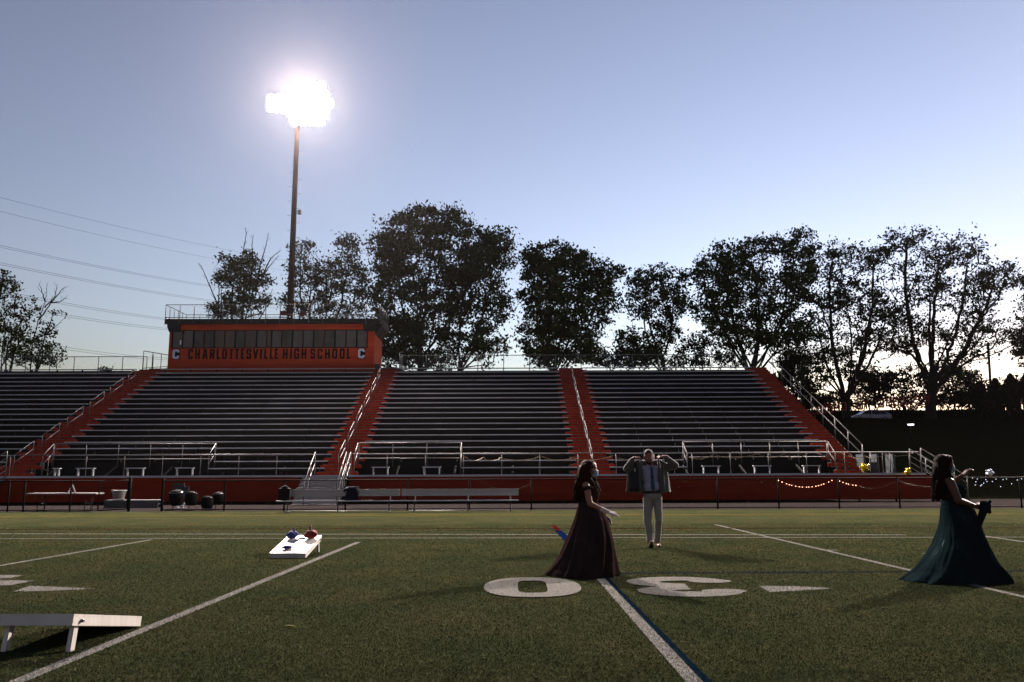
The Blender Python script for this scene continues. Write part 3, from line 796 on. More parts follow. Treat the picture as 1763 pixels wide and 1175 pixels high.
b = MB(); diag_wires(b, -26.3, -25.4, ZB + 0.3, ZB + 1.72, 0, 0.09, 0.002, fy=lambda x: 59.5 + (x + 26.35) / 0.95 * 2.1); sp(b, 'landing_mesh', M['chain_grey'])
b = MB()
for (x, y, z1) in ((-7.95, 59.5, 1.55), (-7.95, 60.6, 1.6), (-7.8, 59.9, 1.4), (-9.0, 61.2, 1.3), (-8.8, 61.2, 1.3)):
    b.tube([(x, y, ZB - 0.2), (x, y, ZB + z1)], 0.032)
b.tube([(-7.95, 59.5, ZB + 1.55), (-7.95, 61.4, ZB + 1.9)], 0.026)
b.tube([(-9.4, 61.2, ZB + 1.2), (-8.0, 61.3, ZB + 1.35)], 0.02)
sp(b, 'landing_railing', M['rail'])
b = MB(); b.box(-9.75, -9.35, 59.46, 59.5, ZB - 0.25, ZB + 0.75); sp(b, 'landing_side_panel', M['board_grey'])

# ================================================================== PRESS BOX
pbx = empty('press_box', (-17.2, 59.6, 9.0), 'orange press box with black lettering and a row of windows on top of the stand', 'press box')
def pp(mb, name, m, parent=None):
    o = mb.build(name, m, parent or pbx)
    if parent is None: o.location = (17.2, -59.6, -9.0)
    return o
XL, XR, YF, YK = -24.62, -9.80, 59.56, 62.9
zb, zr = P(460, 640, YF).z, P(460, 556.5, YF).z
w0_, w1_ = P(460, 598.5, YF).z, P(460, 569.5, YF).z
wxl, wxr = P(295.5, 585, YF).x, P(632.5, 585, YF).x
b = MB()
b.box(XL, XR, YF + 0.06, YK, zb, zr)                      # body
n = 5
def sid(b, xa, xb, za, zc, n):
    hh = (zc - za) / n
    for k in range(n): b.box(xa, xb, YF + 0.02, YF + 0.058, za + k * hh, za + (k + 1) * hh - 0.012)
sid(b, XL, XR, zb, w0_ - 0.03, 8)
sid(b, XL, XR, w1_ + 0.03, zr, 3)
sid(b, XL, wxl - 0.04, w0_ - 0.028, w1_ + 0.028, 6); sid(b, wxr + 0.04, XR, w0_ - 0.028, w1_ + 0.028, 6)
for k in range(16):
    yq = YF + 0.2 + k * 0.2
    b.box(XR + 0.002, XR + 0.02, yq, yq + 0.17, zb + 0.02, zr - 0.02)
pp(b, 'wall', M['orange_box'])
fr = MB()
fr.box(wxl - 0.04, wxr + 0.04, YF + 0.0, YF + 0.055, w1_, w1_ + 0.05); fr.box(wxl - 0.04, wxr + 0.04, YF + 0.0, YF + 0.055, w0_ - 0.05, w0_)
edges = [183, 251, 325, 397, 466, 535, 606, 672, 750, 819, 851, 919, 992, 1064, 1135, 1206, 1279, 1353, 1426, 1496]
ex = [P(250 + e / 3.916, 585, YF).x for e in edges]
for k, x in enumerate(ex): fr.box(x - (0.05 if k % 2 == 0 else 0.025), x + (0.05 if k % 2 == 0 else 0.025), YF - 0.001, YF + 0.054, w0_ + 0.001, w1_ - 0.001)
wf = pp(fr, 'window_frame', M['black'])
light_p = [1, 1, 1, 1, 0, 0, 1, 0, 1, 0, 1, 1, 1, 1, 0, 1, 1, 1, 1]
for k in range(19):
    b = MB(); b.box(ex[k] + 0.051, ex[k + 1] - 0.051, YF + 0.03, YF + 0.04, w0_ + 0.002, w1_ - 0.002)
    o = b.build('window_pane', (M['blind2'] if k in (2, 3, 6, 11, 15) else M['blind']) if light_p[k] else M['glass_dark'], wf)
b = MB(); a = P(310.8, 590, YF); b.box(a.x - 0.045, a.x + 0.045, YF + 0.005, YF + 0.028, a.z - 0.14, a.z + 0.16); pp(b, 'window_notice', M['paper'])
b = MB(); a = P(316.3, 573, YF); b.box(a.x - 0.06, a.x + 0.05, YF + 0.005, YF + 0.028, a.z - 0.05, a.z + 0.06); pp(b, 'red_sticker', M['paint_red'])

# block letters as strokes on a 0..1 grid (no font needed)
GL = {
 'C': [[(1, .72), (1, .88), (.88, 1), (.12, 1), (0, .88), (0, .12), (.12, 0), (.88, 0), (1, .12), (1, .28)]],
 'H': [[(0, -.09), (0, 1.09)], [(1, -.09), (1, 1.09)], [(0, .5), (1, .5)]],
 'A': [[(0, -.09), (.34, 1.09)], [(1, -.09), (.66, 1.09)], [(.3, 1.0), (.7, 1.0)], [(.1, .3), (.9, .3)]],
 'R': [[(0, -.09), (0, 1.09)], [(0, 1), (.88, 1), (1, .88), (1, .6), (.88, .5), (0, .5)], [(.55, .5), (1, -.09)]],
 'L': [[(0, 1.09), (0, 0), (1.1, 0)]],
 'O': [[(.5, 1), (.12, 1), (0, .88), (0, .12), (.12, 0), (.88, 0), (1, .12), (1, .88), (.88, 1), (.5, 1)]],
 'T': [[(.5, -.09), (.5, 1)], [(-.1, 1), (1.1, 1)]],
 'E': [[(1.1, 1), (0, 1), (0, 0), (1.1, 0)], [(0, .5), (.9, .5)]],
 'S': [[(1, .74), (1, .88), (.88, 1), (.12, 1), (0, .88), (0, .62), (.12, .5), (.88, .5), (1, .38), (1, .12), (.88, 0), (.12, 0), (0, .12), (0, .26)]],
 'V': [[(0, 1.09), (.5, -.05)], [(1, 1.09), (.5, -.05)]],
 'I': [[(.5, -.09), (.5, 1.09)]],
 'G': [[(1, .72), (1, .88), (.88, 1), (.12, 1), (0, .88), (0, .12), (.12, 0), (1, 0), (1, .45), (.55, .45)]],
 'W': [[(0, 1.09), (.22, -.05), (.5, .8), (.78, -.05), (1, 1.09)]],
 'M': [[(0, -.09), (0, 1.05), (.5, .3), (1, 1.05), (1, -.09)]],
}
def glyph(b, ch, x, z, wdt, hgt, sw, y, th, mirror=1):
    """strokes of one letter; x,z lower left of the letter box, wdt x hgt its outer size, sw stroke width"""
    iw, ih = wdt - sw, hgt - sw
    if ch == 'I': iw = 0
    for si, st in enumerate(GL[ch]):
        pts = [Vector((sw / 2 + u * iw if ch != 'I' else sw / 2, sw / 2 + min(max(v_, -0.5 * sw / ih), 1 + 0.5 * sw / ih) * ih)) for u, v_ in st]
        k = len(pts); Lp = []; Rp = []
        for i in range(k):
            t0 = (pts[i] - pts[i - 1]).normalized() if i else None
            t1 = (pts[i + 1] - pts[i]).normalized() if i < k - 1 else None
            if t0 is None or t1 is None:
                t_ = t0 or t1; n_ = Vector((-t_.y, t_.x)) * sw / 2
            else:
                n0 = Vector((-t0.y, t0.x)); n1 = Vector((-t1.y, t1.x)); m_ = (n0 + n1).normalized()
                n_ = m_ * (sw / 2) / max(0.5, m_.dot(n0))
            Lp.append(pts[i] + n_); Rp.append(pts[i] - n_)
        for i in range(k - 1):
            q = [Lp[i], Rp[i], Rp[i + 1], Lp[i + 1]]
            e_ = si * 0.002
            b.prism([(p.x, p.y) for p in q], lambda u, v_: Vector((x + mirror * u, y - th - e_, z + v_)), lambda u, v_: Vector((x + mirror * u, y, z + v_)))
LT = [('C', 324.2, 332), ('H', 336, 344), ('A', 348.6, 357.4), ('R', 361.5, 369.4), ('L', 373, 380), ('O', 382.6, 390.6), ('T', 394.3, 402.2), ('T', 404, 412), ('E', 414.8, 421.4), ('S', 424.4, 432.6), ('V', 435.4, 444.4), ('I', 448, 451.4),
      ('L', 455, 462), ('L', 464.8, 471.4), ('E', 473.2, 479.4), ('H', 487, 495), ('I', 499.6, 503), ('G', 506.2, 515), ('H', 519.2, 527.4), ('S', 534.6, 542.6), ('C', 546.6, 555), ('H', 559.4, 567.6), ('O', 572, 580.4), ('O', 585, 593.4), ('L', 597.6, 604)]
zt0, zt1 = P(460, 618.2, YF).z, P(460, 601, YF).z
b = MB()
for ch, p0, p1 in LT:
    x = P(p0, 610, YF).x; x1 = P(p1, 610, YF).x
    glyph(b, ch, x, zt0, x1 - x, zt1 - zt0, 0.115, YF + 0.018, 0.03)
pp(b, 'sign_lettering', M['letter'])
for px_ in (297.3, 616.6):
    x = P(px_, 610, YF).x; z0 = P(460, 617.5, YF).z
    b = MB(); b.box(x - 0.03, x + 0.50, YF + 0.012, YF + 0.02, z0 - 0.04, z0 + 0.71)
    em = pp(b, 'emblem', M['letter'])
    b = MB(); glyph(b, 'C', x, z0, 0.47, 0.68, 0.15, YF + 0.010, 0.03)
    b.build('emblem_letter', M['silver_letter'], em)
# roof deck, brackets, guard rail
dz0, dz1 = P(460, 557, 59.2).z, P(460, 549.2, 59.2).z
b = MB(); b.box(-24.85, -9.28, 59.15, 63.0, dz0, dz1); pp(b, 'roof_deck', M['roofdeck'])
for x in (-24.65, -10.55):
    b = MB(); b.prism([(59.16, dz0), (59.16, dz0 - 0.25), (59.54, dz0 - 0.55), (59.54, dz0)], lambda y, z: Vector((x, y, z)), lambda y, z: Vector((x + 0.85, y, z)))
    pp(b, 'roof_bracket', M['roofdeck'])
b = MB(); b.prism([(-9.28, dz0), (-9.28, dz0 - 0.15), (-9.78, dz0 - 0.75), (-9.78, dz0)], lambda x, z: Vector((x, 59.6, z)), lambda x, z: Vector((x, 62.8, z)))
pp(b, 'side_awning', M['roofdeck'])
hR = P(460, 525, 59.2).z - dz1
b = MB()
n = 15
for k in range(n + 1):
    x = -24.8 + (15.45) * k / n
    b.tube([(x, 59.12, dz0 - 0.12), (x, 59.12, dz1 + hR)], 0.028); b.tube([(x, 62.95, dz1), (x, 62.95, dz1 + hR)], 0.024)
for y in (59.12, 62.95):
    for q in (1.0, 0.10): b.tube([(-24.8, y, dz1 + hR * q), (-9.35, y, dz1 + hR * q)], 0.024)
for x in (-24.8, -9.35):
    for q in (1.0, 0.10): b.tube([(x, 59.12, dz1 + hR * q), (x, 62.95, dz1 + hR * q)], 0.024)
    for k in range(1, 5): b.tube([(x, 59.12 + 3.83 * k / 5, dz0), (x, 59.12 + 3.83 * k / 5, dz1 + hR)], 0.026)
pp(b, 'roof_railing', M['rail'])
b = MB(); diag_wires(b, -24.8, -9.35, dz1 + 0.05, dz1 + hR, 59.14, 0.12, 0.0018); pp(b, 'roof_mesh', M['chain_grey'])
for i, (px_, py_) in enumerate(((487, 540), (520, 544))):
    a = P(px_, py_, 61.0)
    o = empty('roof_chair', (a.x, 61.0, dz1), ['red plastic chair on the roof, left of the light pole', 'red plastic chair on the roof, right of the light pole'][i], 'chair', 'red chairs on the press box roof')
    hz = 0.98 - 0.06 * i
    b = MB(); b.box(-0.24, 0.24, 0.2, 0.23, hz - 0.36, hz + 0.0); b.build('backrest', M['red_plastic'], o)
    b = MB(); b.box(-0.23, 0.23, -0.25, 0.19, 0.44, 0.47); b.build('seat', M['red_plastic'], o)
    for sx in (-1, 1):
        b = MB(); b.tube([(sx * 0.22, -0.24, 0), (sx * 0.2, 0.21, 0.7)], 0.012); b.tube([(sx * 0.22, 0.24, 0), (sx * 0.2, -0.2, 0.46)], 0.012); b.build('leg', M['alu'], o)

# ================================================================== FLOODLIGHT POLES
def flood_pole(x, y, label, aim, power, ztop, main_dx=0.75, off_frame=False):
    o = empty('floodlight_pole', (x, y, 0), label, 'floodlight', 'floodlight poles behind the stand')
    zg = float(terrain_z(np.array(float(x)), np.array(float(y))))
    b = MB(); b.tube([(0, 0, zg - 0.3), (0, 0, ztop - 3.2), (0, 0, ztop - 0.2)], [0.31, 0.19, 0.17], n=12); b.build('pole', M['rust'], o)
    b = MB()
    for k in range(26):
        z = 12.5 + k * 0.62
        sx = 1 if k % 2 else -1
        b.tube([(0, 0, z), (sx * 0.52, 0, z)], 0.014, n=5)
    b.build('climbing_peg', M['wire'], o)
    b = MB(); b.tube([(0.2, -0.1, 22.6), (0.42, -0.1, 22.65)], 0.03); b.box(0.36, 0.62, -0.3, 0.0, 22.5, 22.82); b.build('horn', M['housing'], o)
    arms = MB(); lum = []
    for r_ in range(5):
        z = ztop - 3.30 + r_ * 0.76; nc = (4, 5, 6, 5, 4)[r_]
        arms.box(main_dx - 1.3, main_dx + 1.3, -0.06, 0.06, z - 0.06, z + 0.06)
        for c_ in range(nc):
            lum.append((main_dx + 0.15 + (c_ - (nc - 1) / 2) * 0.70, -0.35, z, 0.0))
    for r_ in range(2):
        z = ztop - 2.25 + r_ * 0.66
        arms.tube([(0, 0, z), (-1.9, -0.5, z)], 0.05, n=6)
        for c_ in range(3): lum.append((-1.05 - c_ * 0.5, -0.55 - 0.1 * c_, z, -0.5))
    arms.build('cross_arm', M['steel_dark'], o)
    for (lx, ly, lz, yawl) in lum:
        Mx = Matrix.Rotation(yawl, 4, 'Z') @ Matrix.Rotation(R(90 + 14), 4, 'X') if not off_frame else Matrix.Rotation(math.atan2(x, y) * -1, 4, 'Z') @ Matrix.Rotation(R(104), 4, 'X')
        b = MB(); b.lathe([(0.06, -0.42), (0.16, -0.36), (0.37, -0.08), (0.40, 0.0), (0.395, 0.015)], (lx, ly, lz), n=16, M=Mx)
        lu = b.build('luminaire', M['housing'], o)
        b = MB(); b.lathe([(0.392, 0.016), (0.33, 0.05), (0.15, 0.075), (0.001, 0.085)], (lx, ly, lz), n=16, M=Mx)
        b.build('lamp_glass', M['lamp'], lu)
    sl_ = bpy.data.lights.new('flood_beam', 'SPOT'); sl_.energy = power; sl_.spot_size = R(66 if off_frame else 80); sl_.spot_blend = 0.4
    sl_.shadow_soft_size = 0.7; sl_.color = (1.0, 0.83, 0.72)
    lo = bpy.data.objects.new('flood_beam', sl_); COL.objects.link(lo); lo.parent = o
    lo.location = (main_dx, -1.3, ztop - 1.6)
    d = Vector(aim) - (Vector((x, y, 0)) + Vector(lo.location))
    lo.rotation_euler = (-d).to_track_quat('Z', 'Y').to_euler()
    return o
pB = P(499, 545, 66.0); pT = P(507, 165, 66.0)
flood_pole(pB.x, 66.0, 'tall rust brown light pole with its floodlights lit, behind the press box', (2, 14, 0), FLOOD, pT.z + 0.9)
flood_pole(50.0, 58.0, 'second lit floodlight pole standing beyond the end of the stand', (2, 11, 0), FLOOD2, pT.z + 0.9, off_frame=True)

# ================================================================== FIELD FENCE
fence = empty('field_fence', (0, Y_FENCE, 0), 'low black chain-link fence along the far edge of the football field', 'fence')
def fx(px_, py_=850): return P(px_, py_, Y_FENCE).x
ZF = 1.23
posts = [15, 42, 122] + [280, 387, 490, 595, 702, 808, 914.7, 1025, 1130, 1235, 1340, 1444, 1548, 1651, 1757, 1862]
spans = [(fx(-60), fx(122) + 1.32), (fx(280), fx(1900))]
for k, px_ in enumerate(posts):
    x = fx(px_); big = px_ in (280,)
    b = MB(); b.tube([(x, 0, 0), (x, 0, ZF + (0.1 if big else 0.02))], 0.055 if big else 0.033, n=8); b.build('fence_post', M['black'], fence)
for (xa, xb) in spans:
    b = MB(); b.tube([(xa, 0, ZF - 0.02), (xb, 0, ZF - 0.02)], 0.022, n=6); b.build('top_rail', M['black'], fence)
    b = MB(); b.tube([(xa, 0, 0.07), (xb, 0, 0.07)], 0.022, n=6); b.build('bottom_rail', M['black'], fence)
    b = MB(); diag_wires(b, xa, xb, 0.05, ZF - 0.02, -0.03, 0.075, 0.0021); b.build('chain_mesh', M['chain'], fence)
xg0, xg1 = fx(122) + 1.32, fx(225)
gate = empty('fence_gate', (xg1, Y_FENCE - 0.1, 0), 'black chain-link gate leaf standing slightly open near the folding table', 'gate', rz=R(6))
b = MB(); wg = xg1 - xg0 + 0.1
b.tube([(0, 0, 0), (0, 0, ZF + 0.12)], 0.06)
b.build('hinge_post', M['black'], gate)
b = MB()
for q in ((0.08, ZF - 0.08), ): pass
b.tube([(-wg, 0, 0.06), (-wg, 0, ZF - 0.04), (-0.07, 0, ZF - 0.0), (-0.07, 0, 0.1), (-wg, 0, 0.06)], 0.028); b.build('gate_frame', M['black'], gate)
b = MB(); diag_wires(b, -wg, -0.07, 0.08, ZF - 0.06, 0, 0.075, 0.0021); b.build('chain_mesh', M['chain'], gate)

# light strings hung on the fence
def string_light(name, pts, sag, nb, m, label, r_=0.0035, y=Y_FENCE - 0.06, bulb=0.013, jit=0.0, drops=None):
    A = P(*pts[0], y); o = empty(name, A, label, 'string lights', 'strings of fairy lights on the fence')
    wirepts = []; sway = []
    for k in range(len(pts) - 1):
        a = P(*pts[k], y) - A; c = P(*pts[k + 1], y) - A
        for q in range(12): 
            t = q / 12; wirepts.append(a.lerp(c, t) + Vector((0, 0, -4 * sag[k] * t * (1 - t))))
    wirepts.append(P(*pts[-1], y) - A)
    b = MB(); b.tube(wirepts, r_, n=4); b.build('wire', M['wire'] if m is not M['bulb_dim'] else M['gold_dull'], o)
    rr = random.Random(len(pts) * 13 + nb)
    for k in range(nb):
        t = (k + rr.random() * 0.7) / nb * (len(wirepts) - 1); i = min(int(t), len(wirepts) - 2)
        p = wirepts[i].lerp(wirepts[i + 1], t - i) + Vector((0, -0.015, -0.012 - rr.random() * jit))
        b = MB(); b.ell(p, (bulb, bulb, bulb * 1.3), nu=8, nv=6); b.build('bulb', m, o)
string_light('string_light', [(1340, 827), (1434, 826)], [0.28], 17, M['bulb_warm'], 'lit orange fairy lights drooping on the fence between two posts, longer lit string')
string_light('string_light', [(1445, 828), (1475, 836)], [0.03], 6, M['bulb_warm'], 'short lit run of orange fairy lights sloping down from a fence post')
string_light('string_light', [(1475, 836), (1545, 826), (1650, 824)], [0.22, 0.3], 16, M['bulb_dim'], 'unlit fairy light string drooping on the fence behind the teal gown', bulb=0.007)
string_light('string_light', [(824, 826), (914, 832)], [0.35], 16, M['bulb_dim'], 'unlit fairy light string drooping beside the right team bench', bulb=0.009)
string_light('string_light', [(1672, 821), (1700, 821), (1763, 821), (1800, 821)], [0.02, 0.02, 0.02], 26, M['bulb_cool'], 'lit cool white icicle lights hanging on the fence at the right edge', jit=0.42, bulb=0.010)
string_light('string_light', [(1040, 829), (1130, 828), (1235, 828), (1335, 828)], [0.02, 0.02, 0.02], 44, M['bulb_dim'], 'faint icicle light string hanging on the fence behind the man', jit=0.55, bulb=0.009)

# ribbon garlands on the deck railing
def garland(pts, sag, label, y=YW - 0.02):
    A = P(*pts[0], y); w_ = []
    for k in range(len(pts) - 1):
        a = P(*pts[k], y) - A; c = P(*pts[k + 1], y) - A
        for q in range(10):
            t = q / 10; w_.append(a.lerp(c, t) + Vector((0, 0.02 * math.sin(q * 2.3), -4 * sag * t * (1 - t) + 0.015 * math.sin(q * 1.9 + k))))
    w_.append(P(*pts[-1], y) - A)
    b = MB(); b.tube(w_, [0.012 + 0.008 * abs(math.sin(i * 1.3)) for i in range(len(w_))], n=5)
    o = b.build('ribbon_garland', M['gold_dull']); o.location = A
    tag(o, label, 'garland', 'gold ribbon garlands on the railing')
garland([(800, 787), (832, 788), (862, 788), (930, 786)], 0.18, 'gold ribbon garland on the deck railing above the right team bench')
garland([(932, 786), (985, 789), (1056, 785), (1100, 787)], 0.16, 'gold ribbon garland on the deck railing beside the plum gown and man')
garland([(1180, 785), (1228, 783), (1304, 781), (1350, 782), (1390, 781)], 0.2, 'gold ribbon garland on the deck railing in front of the right wheelchair bay')
garland([(1404, 780), (1447, 780), (1490, 786), (1524, 781), (1572, 780)], 0.14, 'gold ribbon garland at the right end of the deck railing')
def foil(name, px_, py_, y, r_, m, label, seed, sq=(1, 0.7, 0.9)):
    rr = np.random.default_rng(seed); b = MB(); c = P(px_, py_, y)
    nu, nv = 22, 16; ph = rr.random(6) * 6.28; vs = []; fs = []
    for i in range(nv + 1):
        t = math.pi * i / nv
        for j in range(nu):
            a = 2 * math.pi * j / nu
            k = 1 + 0.26 * math.cos(5 * a + ph[0]) * math.sin(t) + 0.16 * math.sin(7 * t + 3 * a + ph[1]) + 0.08 * math.sin(11 * a + ph[2])
            vs.append((r_ * sq[0] * k * math.sin(t) * math.cos(a), r_ * sq[1] * k * math.cos(t), r_ * sq[2] * k * math.sin(t) * math.sin(a)))
    for i in range(nv):
        for j in range(nu): fs.append((i * nu + j, (i + 1) * nu + j, (i + 1) * nu + (j + 1) % nu, i * nu + (j + 1) % nu))
    b.add(vs, fs, True); b.tube([(0, 0, -r_ * 0.8), (0.02, 0.03, -r_ * 1.6)], 0.004, n=4)
    o = b.build(name, m); o.location = c
    tag(o, label, 'balloon', 'foil balloons tied to the railings')
foil('foil_balloon', 1488, 805, 41.8, 0.20, M['gold'], 'crumpled gold foil balloon on the deck railing below the end stairs', 1)
foil('foil_balloon', 1563, 812, 41.8, 0.17, M['gold'], 'small gold foil balloon at the corner of the deck railing', 2, (0.8, 0.6, 1.0))
foil('foil_balloon', 1704, 814, Y_FENCE - 0.1, 0.14, M['silver'], 'silver foil balloon on the fence beside the woman in teal', 3, (1.0, 0.6, 0.9))

# ================================================================== TEAM BENCHES
def team_bench(pa, pb, label):
    y = 32.5; a = G(pa, 883.5).x * 0 + P(pa, 864, y).x; c = P(pb, 864, y).x; L_ = c - a
    o = empty('team_bench', (a, y, 0), label, 'bench', 'aluminium team benches in front of the fence')
    b = MB(); b.box(0, L_, -0.16, 0.10, 0.405, 0.445); b.build('seat', M['alu'], o)
    b = MB(); b.box(0.0 + (0.1 if pa < 600 else 0.02), L_ - 0.0, 0.20, 0.235, 0.60, 0.86); b.box(0.1, L_, 0.193, 0.201, 0.724, 0.732); b.build('backrest', M['housing'], o)
    for q in ((0.09, 0.5, 0.92) if pa < 600 else (0.12, 0.57, 0.93)):
        x = L_ * q; b = MB()
        b.tube([(x, -0.22, 0.02), (x, 0.25, 0.02)], 0.022); b.tube([(x, -0.02, 0.02), (x, -0.02, 0.405)], 0.026)
        b.tube([(x, -0.02, 0.38), (x, 0.24, 0.45), (x, 0.25, 0.86)], 0.024); b.build('leg', M['alu_dull'], o)
    b = MB(); b.tube([(0.35, 0.02, 0.05), (L_ - 0.3, 0.02, 0.05)], 0.014, n=6); b.build('stretcher', M['alu_dull'], o)
    return o
team_bench(477, 687, 'silver team bench holding the black bag and the navy jacket')
team_bench(689, 893, 'empty silver team bench at the right of the pair')
a = P(499, 863, 32.6)
b = MB()
for i in range(1): pass
b.ell((0, 0, 0.28), (0.235, 0.12, 0.30), nu=16, nv=12); b.box(-0.22, 0.22, -0.1, 0.1, 0.03, 0.46)
o = remeshed(b, 'duffel_bag', M['black_cloth'], None, 0.02, 8); o.location = (P(490, 863, 32.5).x, 32.48, 0.44); tag(o, 'black bag propped against the backrest at the left end of the bench', 'bag')
# navy jacket draped over the backrest
jo = empty('draped_jacket', (P(604, 845, 32.5).x, 32.7, 0.0), 'navy jacket draped over the backrest of the left team bench', 'jacket')
grid = []
for i in range(12):
    row = []
    for j in range(9):
        u = j / 8; v_ = i / 11
        x = -0.05 + (u - 0.35) * (0.42 + 0.1 * v_)
        z = 0.93 - v_ * 0.56
        row.append(Vector((x + 0.02 * math.sin(v_ * 7), -0.06 + 0.035 * math.sin(u * 14 + v_ * 3) - 0.01, z)))
    grid.append(row)
b = MB(); b.slab(grid, 0.035); b.cap((-0.20, -0.02, 0.9), (0.22, 0.0, 0.93), 0.05, 0.05); b.build('body', M['navy'], jo)
b = MB(); b.tube([(-0.1, -0.07, 0.9), (-0.25, -0.1, 0.84), (-0.28, -0.05, 0.78)], [0.06, 0.055, 0.04]); b.build('sleeve', M['navy'], jo)

# ================================================================== THINGS BEHIND THE FENCE ON THE LEFT
yT = 34.9
xa, xb = P(53, 850, yT).x, P(172, 850, yT).x
o = empty('folding_table', ((xa + xb) / 2, yT, 0), 'long white folding table with grey legs behind the fence', 'table'); L_ = (xb - xa) / 2
ztab = P(110, 849, yT).z
b = MB(); b.box(-L_, L_, -0.35, 0.38, ztab - 0.05, ztab); b.build('tabletop', M['plastic_white'], o)
for sx in (-1, 1):
    b = MB(); x = sx * L_ * 0.68
    for yq in (-0.25, 0.25): b.tube([(x - 0.16 * sx * 0, yq, 0.01), (x, yq, ztab - 0.05)], 0.016)
    b.tube([(x, -0.3, 0.02), (x, 0.3, 0.02)], 0.016); b.tube([(x, -0.25, 0.3), (x, 0.25, 0.3)], 0.012); b.tube([(x, 0, 0.32), (x * 0.45, 0, ztab - 0.05)], 0.012)
    b.tube([(x + 0.3, -0.25, 0.02), (x + 0.3, -0.25, ztab - 0.05)], 0.016); b.tube([(x, -0.25, 0.02), (x + 0.3, -0.25, 0.02)], 0.014); b.tube([(x, -0.25, 0.24), (x + 0.3, -0.25, 0.24)], 0.012)
    b.build('leg', M['steel_dark'], o)
o = empty('tent_sign', (P(126, 848, yT).x, yT - 0.1, ztab), 'white folded paper sign standing on the folding table', 'sign', rz=R(35))
for sx in (-1, 1):
    b = MB(); b.add([(sx * 0.14, -0.16, 0), (sx * 0.14, 0.16, 0), (sx * 0.01, 0.16, 0.33), (sx * 0.01, -0.16, 0.33), (sx * 0.135, -0.16, 0), (sx * 0.135, 0.16, 0), (sx * 0.005, 0.16, 0.33), (sx * 0.005, -0.16, 0.33)],
                    [(0, 1, 2, 3), (7, 6, 5, 4), (0, 3, 7, 4), (1, 5, 6, 2), (3, 2, 6, 7), (0, 4, 5, 1)]); b.build('panel', M['paper'], o)
g_ = G(68, 880.5); b = MB(); b.ell((0, 0, 0.035), (0.13, 0.06, 0.035), nu=9, nv=6); o = b.build('crumpled_paper', M['paper']); o.location = g_; tag(o, 'crumpled white paper lying on the turf edge below the table', 'litter')
# low aluminium riser blocks and a white perforated bin on top
b = MB(); yB = 37.5; xa, xb = P(179, 866, yB).x, P(272, 866, yB).x; zt_ = P(220, 860.5, yB).z; zb_ = 0.0
for k in range(2): b.box(xa, xb, yB + 0.0, yB + 0.6, 0.015 + k * zt_ / 2, (k + 1) * zt_ / 2 - 0.02)
b.box(xa, xb, yB + 0.03, yB + 0.57, 0, zt_ - 0.03)
tag(b.build('step_block', M['alu_dull']), 'low grey aluminium step block standing behind the open gate', 'step')
b = MB(); xc = P(199.5, 850, yB).x; zt2 = P(199, 844.5, yB).z
prof = [(0.22, zt_), (0.30, zt2), (0.315, zt2), (0.315, zt2 - 0.02), (0.0, zt_ + 0.01)]
b.lathe([(0.215, 0), (0.30, zt2 - zt_ - 0.03), (0.32, zt2 - zt_ - 0.03), (0.32, zt2 - zt_), (0.28, zt2 - zt_), (0.20, 0.02), (0.001, 0.02)], n=24)
for k in range(24):
    a0 = 2 * math.pi * k / 24
    for sg in (1, -1):
        b.tube([(0.222 * math.cos(a0), 0.222 * math.sin(a0), 0.02), (0.315 * math.cos(a0 + sg * 0.9), 0.315 * math.sin(a0 + sg * 0.9), zt2 - zt_ - 0.03)], 0.006, n=4, smooth=False)
o = b.build('laundry_basket', M['plastic_white']); o.location = (xc, yB + 0.3, zt_); tag(o, 'white lattice plastic basket on the grey step block', 'basket')
# grey board leaning behind the drums
b = MB(); yD = 36.6; a0, a1 = P(297.5, 846, yD), P(317, 832, yD); b.box(a0.x, a1.x, yD, yD + 0.03, 0.5, a1.z); b.box(a1.x - 0.02, a1.x + 0.22, yD, yD + 0.03, 0.5, 0.95 + 0.0)
for x in (a0.x + 0.03, a1.x - 0.03): b.box(x - 0.02, x + 0.02, yD + 0.032, yD + 0.07, 0, a1.z - 0.05)
tag(b.build('grey_board', M['board_grey']), 'grey upright board standing behind the black drums', 'board')
def drum(pxc, ptop, pbot, wpx, y, tilt, label, stand_=True):
    c = P(pxc, (ptop + pbot) / 2, y); hgt = abs(P(pxc, ptop, y).z - P(pxc, pbot, y).z); r_ = wpx / 2 * y / FPX
    o = empty('marching_drum', (c.x, y, 0), label, 'drum', 'black drums standing by the fence')
    Mx = Matrix.Rotation(tilt, 4, 'X'); b = MB()
    hh = hgt * 0.5
    b.lathe([(r_ * 0.3, -hh), (r_ * 0.82, -hh * 0.9), (r_ * 0.97, -hh * 0.4), (r_, hh * 0.1), (r_ * 0.96, hh * 0.62)], (0, 0, c.z), n=28, M=Mx); b.build('shell', M['drum_black'], o)
    b = MB(); b.lathe([(r_ * 0.97, hh * 0.62), (r_ * 1.03, hh * 0.63), (r_ * 1.03, hh * 0.70), (r_ * 0.9, hh * 0.72)], (0, 0, c.z), n=28, M=Mx); b.build('rim', M['chrome'], o)
    b = MB(); b.lathe([(r_ * 0.92, hh * 0.70), (r_ * 0.7, hh * 0.86), (r_ * 0.3, hh * 0.97), (0.001, hh)], (0, 0, c.z), n=28, M=Mx); b.build('drum_head', M['drum_black'], o)
    for q in range(3):
        a = q * 2.1 + 0.4; b = MB(); b.tube([(r_ * 0.4 * math.cos(a), r_ * 0.4 * math.sin(a), c.z - hh * 0.7), (r_ * 1.0 * math.cos(a), r_ * 1.0 * math.sin(a), 0)], 0.012, n=6); b.build('leg', M['chrome'], o)
drum(304, 843, 871, 24, 35.3, 0.15, 'largest black drum, leftmost of the group, with scattered foil below it')
drum(330, 846, 871, 21, 35.0, -0.12, 'black drum with a bright rim, second from the left')
drum(357, 854, 877, 20, 34.7, -0.12, 'lowest black drum with a bright rim, third from the left')
